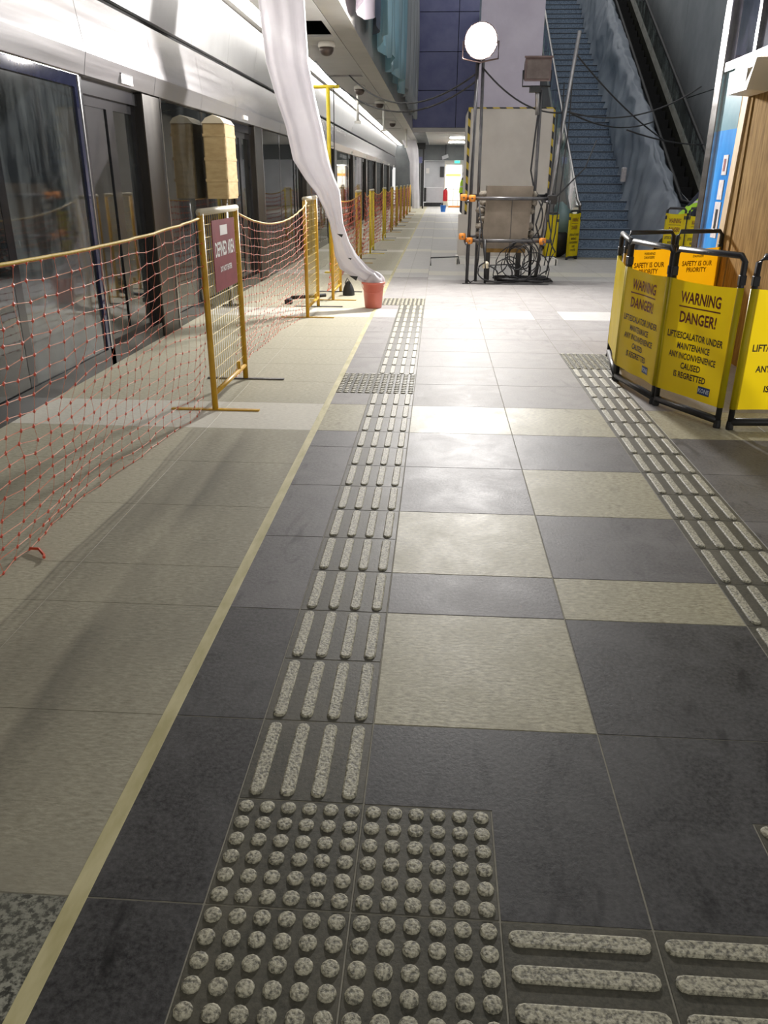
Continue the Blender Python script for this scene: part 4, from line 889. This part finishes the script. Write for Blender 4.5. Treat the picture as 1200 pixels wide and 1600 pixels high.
# teal plastic bundle and black heap by the stair foot
bn = thing('plastic_bundle', (2.35, 14.6, 0), 'crumpled teal plastic bundle beside the foot of the stairs', 'bundle')
lump((2.50, 14.75, .62), (.22, .25, .36)).build('plastic_wrap', TARP_T, bn, True); lump((2.45, 14.6, .25), (.27, .2, .26)).build('black_lining', BLACK, bn, True)

# ------------------------------------------------------------------ yellow barrier panels
def panel_xf(p0, p1, lean=0.0):
    p0 = Vector((p0[0], p0[1], 0)); p1 = Vector((p1[0], p1[1], 0)); d = (p1-p0); L = d.length; d.normalize(); nrm = Vector((d.y, -d.x, 0))   # nrm points to the viewer side (-Y for +X runs)
    return p0, d, nrm, L
def barrier_panel(t, p0, p1, text=True, h=.985, f0=.125, f1=.815, seed=0, logo=True, small=False, vinyl=None):
    vinyl = vinyl or BARR
    a, d, nrm, L = panel_xf(p0, p1); r = .018
    fr = MB()
    fr.path([a+d*.02+Vector((0, 0, .03)), a+d*.02+Vector((0, 0, h-.03)), a+d*.05+Vector((0, 0, h)), a+d*(L-.05)+Vector((0, 0, h)), a+d*(L-.02)+Vector((0, 0, h-.03)), a+d*(L-.02)+Vector((0, 0, .03))], r, 8)
    f_ = fr.build('frame_tube', BLACKM, t, True)
    MB().tube(a+d*.02+Vector((0, 0, .045)), a+d*(L-.02)+Vector((0, 0, .045)), .024, 8).build('bottom_tube', BLACKM, t, True)
    for q in (.02, L-.02):
        MB().lathe([(.021, .0), (.023, .01), (.020, .05)], tuple(a+d*q), 10).build('rubber_foot', BLACK, t)
        MB().bbox(*(lambda c: (c.x-.019, c.x+.019, c.y-.019, c.y+.019))(a+d*q), h-.155, h-.10, .005).build('hinge_clip', BLACK, t)
    def disp(u, v):   # slack vinyl
        e = math.sin(PI*min(max(u, 0), 1))
        return e*(.010*mnoise.noise(Vector((u*3+seed, v*2.2, 1)))+.004*math.sin(u*9+v*11+seed)+.003*mnoise.noise(Vector((u*9, v*7+seed, 4))))-.004*e
    ins = .012
    def P(s, z, off): # s along the panel, z height
        u = s/L; v = (z-f0)/(f1-f0); return a+d*s+Vector((0, 0, z))+nrm*(disp(u, v)+off)
    sagf = lambda u: -.012*math.sin(PI*u)
    fb = MB().grid(lambda u, v: P(ins+(L-2*ins)*u, f0+(f1-f0)*v+(sagf(u) if v > .5 else 0)*(v-.5)*2, 0.017), 22, 18).build('fabric_panel', vinyl, t, True)
    for q in (.02, L-.02): MB().tube(a+d*q+Vector((0, 0, f0)), a+d*q+Vector((0, 0, f1)), .0195, 10).build('fabric_sleeve', vinyl, fb, True)
    if text:
        c = L/2; H = f1-f0
        def line(body, wf, hh, vfrac, m, name='lettering'):
            zc = f1-H*vfrac; lettering(name, body, L*wf, hh, lambda x, z: P(c+x, zc+z, .0195), m, fb)
        if small:
            line('WARNING', .22, .022, .055, TXT_BLK); line('DANGER!', .22, .022, .095, TXT_BLK); line('SAFETY IS OUR', .62, .042, .175, TXT_THRU); line('PRIORITY', .40, .040, .245, TXT_THRU)
        else:
            line('WARNING', .56, .070, .145, TXT_RED)
            zc = f1-H*.225; MB().add([P(c+x, zc+z, .0196) for x, z in ((-L*.29, -.004), (0, -.004), (L*.29, -.004), (L*.29, .004), (0, .004), (-L*.29, .004))], [(0, 1, 4, 5), (1, 2, 3, 4)]).build('underline', TXT_RED, fb)
            line('DANGER!', .52, .070, .315, TXT_RED)
            line('LIFT/ESCALATOR UNDER', .80, .042, .475, TXT_BLK); line('MAINTENANCE', .46, .040, .565, TXT_BLK); line('ANY INCONVENIENCE', .68, .040, .65, TXT_BLK)
            line('CAUSED', .27, .040, .735, TXT_BLK); line('IS REGRETTED', .46, .040, .82, TXT_BLK)
        if logo:
            cs = L*.735; zc = f1-H*.905; w = .05; hh = .024
            lg = MB().add([P(cs+x, zc+z, .0196) for x, z in ((-w, -hh), (w, -hh), (w, hh), (-w, hh))], [(0, 1, 2, 3)]).build('logo_patch', LOGO, fb)
            lettering('logo_lettering', 'KONE', w*1.75, .026, lambda x, z: P(cs+x, zc+z, .0204), LOGOW, fb)
def barrier(label, pts, texts, seed=0, **kw):
    x = sum(p[0] for p in pts)/len(pts); y = sum(p[1] for p in pts)/len(pts)
    t = thing('folding_barrier', (x, y, 0), label, 'barrier', 'yellow folding barriers')
    for i in range(len(pts)-1): barrier_panel(t, pts[i], pts[i+1], texts[i], seed=seed+i*3.3, **kw)
    return t
barrier('yellow warning barrier in front of the plywood, two lettered panels facing the camera', [(1.60, 5.02), (1.475, 4.12), (1.595, 3.46), (1.85, 2.93)], [False, True, True], 1.0)
barrier('yellow warning barrier cut off by the right edge of the picture', [(1.885, 2.915), (2.53, 2.96)], [True], 9.0)
bb = barrier('orange barrier at the back of the enclosure in front of the blue panel', [(1.64, 5.05), (2.09, 5.27), (2.54, 5.46)], [True, True], 15.0, small=True, vinyl=BARR_O, f1=.86, logo=False)
# small yellow boards by the stairs and escalator
barrier('narrow yellow sign barrier standing at the left foot of the stairs', [(2.54, 13.95), (2.78, 14.2)], [True], 21.0, h=.86, f0=.03, f1=.82, logo=False)
barrier('plain yellow panel beside the teal plastic bundle', [(2.13, 14.02), (2.37, 14.05)], [False], 24.0, h=.82, f0=.03, f1=.80, logo=False)
barrier('yellow lettered barrier at the foot of the escalator', [(3.55, 11.2), (3.82, 11.05)], [True], 27.0, h=1.0, f0=.2, f1=.93, logo=False)
barrier('yellow barrier half hidden by the steel kiosk post', [(3.84, 11.05), (4.12, 11.2)], [True], 31.0, h=1.0, f0=.2, f1=.90, logo=False)

# ------------------------------------------------------------------ kiosk / lift front on the right
ki = struct('wall_kiosk', None, None, 'steel framed lift enclosure with blue filmed glass and plywood', 'lift enclosure')
KX = 2.6
MB().bbox(KX-.03, KX+.10, 6.26, 6.43, 0, 3.6, .008).build('corner_stile', STEEL, ki)
MB().box(KX-.015, KX+.06, 5.565, 5.62, 0, 3.6).build('stile', STEEL, ki)
MB().box(KX-.012, KX+.06, 4.65, 4.70, 2.27, 3.6).build('stile', STEEL, ki)
MB().box(KX-.018, KX+.06, 5.62, 6.26, 2.245, 2.315).build('transom', STEEL, ki); MB().box(KX-.018, KX+.06, 3.2, 5.565, 2.245, 2.315).build('transom', STEEL, ki)
pl = MB().box(KX+.01, KX+.03, 5.62, 6.26, 0, 1.78).build('film_panel', BLUEF, ki)
MB().box(KX+.01, KX+.03, 5.62, 6.26, 1.78, 2.245).build('bare_panel', BLUEG, ki)
MB().box(KX+.004, KX+.012, 5.60, 5.66, 0, 2.24).build('black_seal', BLACKM, ki)
for y0, y1, z0, z1 in ((5.86, 5.98, 1.42, 1.58), (5.88, 6.0, 1.22, 1.38), (5.87, 6.02, .90, 1.20)):
    tp_ = MB().box(KX+.004, KX+.010, y0, y1, z0, z1).build('paper_strip', PAPER, pl)
MB().box(KX+.002, KX+.0045, 5.91, 5.97, .96, 1.14).build('dark_slot', BLACKM, pl); MB().box(KX+.002, KX+.0045, 5.90, 5.95, 1.45, 1.55).build('red_stain', MAROON, pl)
MB().box(KX+.015, KX+.025, 5.62, 6.26, 2.315, 3.55).build('glass_pane', GL_VIO, ki)
for a, b in ((4.70, 5.565), (3.2, 4.65)): MB().box(KX+.015, KX+.025, a, b, 2.315, 3.55).build('glass_pane', GL_VIO, ki)
MB().box(KX-.02, KX+1.6, 3.1, 6.45, 3.55, 3.75).build('head_beam', STEEL, ki); MB().box(KX+.06, KX+1.6, 6.35, 6.43, 0, 3.55).build('rear_cladding', GREYW, ki); MB().box(KX+.5, KX+.6, 3.1, 6.35, 0, 3.55).build('shaft_lining', GREYW, ki)
MB().box(KX-.05, KX-.03, 3.2, 5.36, 0, 2.15).build('plywood_sheet', PLY, ki)
# leaning timber edge of the plywood
MB().add([(KX-.075, 5.52, 0), (KX-.03, 5.52, 0), (KX-.03, 5.64, 0), (KX-.075, 5.64, 0), (KX-.075, 5.35, 2.24), (KX-.03, 5.35, 2.24), (KX-.03, 5.47, 2.24), (KX-.075, 5.47, 2.24)], [(0, 3, 2, 1), (4, 5, 6, 7), (0, 1, 5, 4), (1, 2, 6, 5), (2, 3, 7, 6), (3, 0, 4, 7)]).build('timber_batten', PLYEDGE, ki)
MB().box(KX-.06, KX-.03, 5.30, 5.56, 0, 2.2).build('plywood_sheet', PLY, ki)
MB().box(KX-.07, KX-.02, 3.2, 5.40, 2.15, 2.245).build('timber_batten', PLYEDGE, ki)
cbx_ = thing('notice_box', (KX-.1, 5.25, 2.0), 'cream sloping notice box fixed high on the plywood', 'notice box')
MB().add([(KX-.07, 4.95, 1.98), (KX-.24, 4.95, 1.99), (KX-.20, 4.95, 2.20), (KX-.07, 4.95, 2.20), (KX-.07, 5.37, 1.98), (KX-.24, 5.37, 1.99), (KX-.20, 5.37, 2.20), (KX-.07, 5.37, 2.20)], [(0, 1, 2, 3), (7, 6, 5, 4), (0, 4, 5, 1), (1, 5, 6, 2), (2, 6, 7, 3), (3, 7, 4, 0)]).build('case', CREAM, cbx_)
MB().box(KX-.232, KX-.226, 5.02, 5.32, 2.02, 2.15).build('notice_sheet', WHITE, cbx_)

# ------------------------------------------------------------------ dust sheet over the central balustrade
def tarp(u, v):
    yy = 13.55+(27.6-13.55)*v; s = max(0, slope(yy)); e = 1.0 if yy > 14.6 else max(0.02, (yy-13.55)/1.05)**.5
    prof = [(4.02, .02), (4.10, .35), (4.17, .80), (4.27, 1.20), (4.40, 1.33), (4.54, 1.22), (4.60, .80), (4.63, .25)]
    k = u*(len(prof)-1); i = min(int(k), len(prof)-2); f = k-i
    x = prof[i][0]*(1-f)+prof[i+1][0]*f; z = prof[i][1]*(1-f)+prof[i+1][1]*f
    n1 = mnoise.noise(Vector((u*3, yy*.9, 2))); n2 = mnoise.noise(Vector((u*6, yy*2.3, 5))); n3 = mnoise.noise(Vector((u*11, yy*4.5, 8)))
    rd = abs(mnoise.noise(Vector((u*2.5+yy*.5, yy*1.6-u*3, 11))))+.6*abs(mnoise.noise(Vector((u*6-yy, yy*3.2+u*4, 14)))); x -= .08*(.35-rd) if u < .5 else -.05*(.35-rd)
    low = max(0, 1-(yy-13.55)/5)
    x += .10*n1+.05*n2+.02*n3-(.14 if u < .35 else 0)*low*(1-u/.35 if u < .35 else 0)
    return (x, yy+.06*n2, .01+s+z*(.80+.2*e if yy > 14.6 else .42+.58*e)+.05*n2+.025*n3 if z > .1 else .01+s+.02*abs(n2))
ts = thing('dust_sheet', (4.3, 14.0, 0), 'crumpled grey dust sheet over the balustrade between stairs and escalator', 'dust sheet')
MB().shell(tarp, 40, 240, .006).build('sheet', TARP, ts, True)
MB().box(4.28, 4.40, 14.3, 14.4, 0, .95).build('covered_newel', STEEL_DK, ts)
MB().bbox(3.93, 4.03, 16.5, 16.62, slope(16.5)+.30, slope(16.5)+.58, .02).build('hanging_tag_box', PAPER, ts)

# ------------------------------------------------------------------ far end odds and ends
ex = thing('exit_sign', (1.07, 46.4, 2.3), 'green illuminated exit sign above the far doorway', 'sign')
MB().box(.93, 1.22, 46.5, 46.56, 2.27, 2.40).build('lit_face', E_EXIT, ex); MB().box(.90, 1.25, 46.56, 46.6, 2.25, 2.43).build('case', DOORW, ex)
ds = thing('display_screen', (.45, 46.2, 2.45), 'tilted grey display screen hung from the far ceiling', 'screen')
MB().prism([(.25, 2.43), (.58, 2.55), (.54, 2.72), (.21, 2.60)], 45.9, 46.0).build('screen', ENDW, ds); MB().tube((.42, 46.0, 2.7), (.42, 46.0, 3.195), .03, 8).build('bracket', BLACKM, ds)
fe = thing('fire_extinguisher', (.47, 46.3, 0), 'red fire extinguisher standing at the far end', 'extinguisher')
MB().lathe([(.11, .3), (.13, .33), (.13, .80), (.10, .88), (.04, .92)], (.47, 46.3, 0), 16).build('cylinder', REDX, fe, True); MB().box(.45, .55, 46.27, 46.33, .92, .99).build('valve', BLACKM, fe); MB().box(.36, .58, 46.2, 46.4, 0, .3).build('stand', CREAM, fe)
fb_ = thing('bucket', (.33, 38.5, 0), 'blue plastic bucket on the floor at the far end', 'bucket')
MB().lathe([(.105, 0), (.135, .27), (.145, .29), (.13, .29), (.1, .02), (0, .02)], (.33, 38.5, 0), 20, False).build('body', BLUEP, fb_, True); MB().path([(.33+.135*math.cos(t), 38.5, .28+.10*math.sin(t)) for t in [PI*i/8 for i in range(9)]], .006, 5).build('handle', TUBE, fb_)
rl = thing('steel_barrier', (1.0, 45.6, 0), 'thin steel rail barrier with orange base before the far doorway', 'barrier')
for z in (.35, .95): MB().tube((.62, 45.6, z), (1.7, 45.6, z), .02, 6).build('rail', TUBE, rl)
for x in (.62, .9, 1.15, 1.4, 1.7): MB().tube((x, 45.6, .03), (x, 45.6, .95), .014, 6).build('upright', TUBE, rl)
MB().bbox(.65, 1.4, 45.45, 45.75, 0, .07, .02).build('base', ORANGE, rl)
rk = thing('cable_rack', (-.95, 43.0, 0), 'black steel rack hanging near the far left corner', 'rack')
MB().box(-1.15, -.65, 42.9, 43.0, 2.85, 3.15).build('top_frame', BLACKM, rk); MB().box(-1.12, -1.05, 42.9, 43.0, 2.1, 2.9).build('hanger', BLACKM, rk); MB().box(-.78, -.70, 42.9, 43.0, 0, 2.9).build('upright', BLACKM, rk); MB().box(-1.1, -.8, 42.88, 42.98, 2.2, 2.5).build('control_box', NAVY, rk)

# ------------------------------------------------------------------ people
def skin_mesh(name, verts, edges, m, parent, levels=2, root=0):
    me = bpy.data.meshes.new(name); me.from_pydata([v[:3] for v in verts], edges, [])
    o = bpy.data.objects.new(name, me); COL.objects.link(o)
    sk = o.modifiers.new('skin', 'SKIN'); sb = o.modifiers.new('sub', 'SUBSURF'); sb.levels = levels; sb.render_levels = levels
    for i, v in enumerate(verts):
        d = me.skin_vertices[0].data[i]; d.radius = (v[3], v[4] if len(v) > 4 else v[3]); d.use_root = (i == root)
    dg = bpy.context.evaluated_depsgraph_get(); nm = bpy.data.meshes.new_from_object(o.evaluated_get(dg))
    bpy.data.objects.remove(o, do_unlink=True); nm.name = name; nm.materials.clear(); nm.materials.append(m)
    nm.polygons.foreach_set('use_smooth', [True]*len(nm.polygons))
    return link(name, nm, parent)
def person(loc, rz, lean, label, arms):
    t = thing('person', (0, 0, 0), label, 'person')
    cl, sl = math.cos(lean), math.sin(lean)
    def tor(x, y, z):   # bend the upper body forward (local -Y is forward) about the hips
        dz = z-.95; return (x, y*cl-dz*sl, .95+dz*cl-y*sl*.3)
    V = [(*tor(0, 0, .95), .13, .10), (*tor(0, 0, 1.12), .125, .095), (*tor(0, 0, 1.30), .15, .10), (*tor(0, 0, 1.43), .13, .085), (*tor(0, 0, 1.50), .05), (*tor(0, -.02, 1.57), .055)]
    E_ = [(0, 1), (1, 2), (2, 3), (3, 4), (4, 5)]
    for s in (-1, 1):
        b = len(V)
        V += [(s*.09, 0, .88, .085), (s*.10, -.02, .50, .058), (s*.10, .01, .10, .042), (s*.10, -.09, .045, .04), (s*.10, -.17, .035, .028)]
        E_ += [(0, b), (b, b+1), (b+1, b+2), (b+2, b+3), (b+3, b+4)]
        b = len(V); sh = tor(s*.185, 0, 1.41); el, wr = arms[0 if s < 0 else 1]
        V += [(*sh, .05), (*tor(*el), .04), (*tor(*wr), .028)]; E_ += [(3, b), (b, b+1), (b+1, b+2)]
        hb = b+2; w = Vector(tor(*wr)); dirn = (w-Vector(tor(*el))).normalized()
        b = len(V); V.append((*(w+dirn*.06), .032, .018)); E_.append((hb, b))
        side = dirn.cross(Vector((0, 0, 1))); side = side.normalized() if side.length > .1 else Vector((1, 0, 0))
        for q in range(4):
            c = len(V); p1 = w+dirn*.10+side*(q-1.5)*.019; p2 = w+dirn*(.15+.01*(1-abs(q-1.3)))+side*(q-1.5)*.021+Vector((0, 0, -.008))
            V += [(*p1, .0085), (*p2, .0075)]; E_ += [(b, c), (c, c+1)]
        c = len(V); V += [(*(w+dirn*.05+side*-.042), .009), (*(w+dirn*.095+side*-.058), .008)]; E_ += [(hb, c), (c, c+1)]
    body = skin_mesh('body', V, E_, NAVYC, t)
    # head with face, hair
    hc = Vector(tor(0, -.035, 1.66))
    def head(u, v):
        th = 2*PI*u; ph = -PI/2+PI*v; x = math.cos(th)*math.cos(ph); y = math.sin(th)*math.cos(ph); z = math.sin(ph)
        jaw = 1-.22*max(0, -z); k = 1.0
        nose = .20*math.exp(-((x/.22)**2+((z+.12)/.20)**2)) if y < 0 else 0
        eye = -.07*math.exp(-(((abs(x)-.36)/.16)**2+((z-.06)/.12)**2)) if y < 0 else 0
        return (hc.x+.077*x*jaw, hc.y+.095*y*(1+nose+eye), hc.z+.118*z)
    MB().grid(head, 28, 20).build('head', SKIN, t, True)
    def hair(u, v):
        th = 2*PI*u; ph = .05+(PI/2-.05)*v; y = math.sin(th); low = -.45 if y > -.2 else .25
        ph = low+(PI/2-low)*v; return (hc.x+.084*math.cos(th)*math.cos(ph), hc.y+.008+.100*math.sin(th)*math.cos(ph), hc.z+.006+.122*math.sin(ph))
    MB().grid(hair, 24, 8).build('hair', HAIR, t, True)
    for s in (-1, 1): lump((hc.x+s*.080, hc.y+.01, hc.z-.01), (.012, .022, .032)).build('ear', SKIN, t, True)
    # vest over the torso
    ring = []
    lev = [(1.44, .085, .075), (1.40, .185, .105), (1.30, .205, .135), (1.15, .185, .128), (1.00, .180, .130), (.88, .185, .135)]
    n = 24; vs = []
    for z, rx, ry in lev:
        for i in range(n):
            th = 2*PI*i/n; vs.append(tor(rx*math.cos(th), ry*math.sin(th), z))
    MB().add(vs, [(k*n+i, k*n+(i+1) % n, (k+1)*n+(i+1) % n, (k+1)*n+i) for k in range(len(lev)-1) for i in range(n)]).build('hi_vis_vest', HIVIS, t, True)
    vs = []
    for z, rx, ry in ((1.16, .191, .134), (1.11, .188, .133)):
        for i in range(n): th = 2*PI*i/n; vs.append(tor(rx*math.cos(th), ry*math.sin(th), z))
    MB().add(vs, [(i, (i+1) % n, n+(i+1) % n, n+i) for i in range(n)]).build('reflective_band', REFL, t, True)
    t.location = loc; t.rotation_euler = (0, 0, rz)
    return t
person((1.13, 36.0, 0), PI*.6, .12, 'person in a lime vest and dark trousers half hidden by the hoarding', [((-.24, -.03, 1.13), (-.22, -.20, .95)), ((.24, -.03, 1.13), (.2, -.22, .98))])
person((4.22, 12.4, 0), PI*.5, .75, 'person in a lime vest bending over near the escalator foot', [((-.22, -.12, 1.15), (-.2, -.30, 1.05)), ((.22, -.12, 1.15), (.2, -.30, 1.05))])
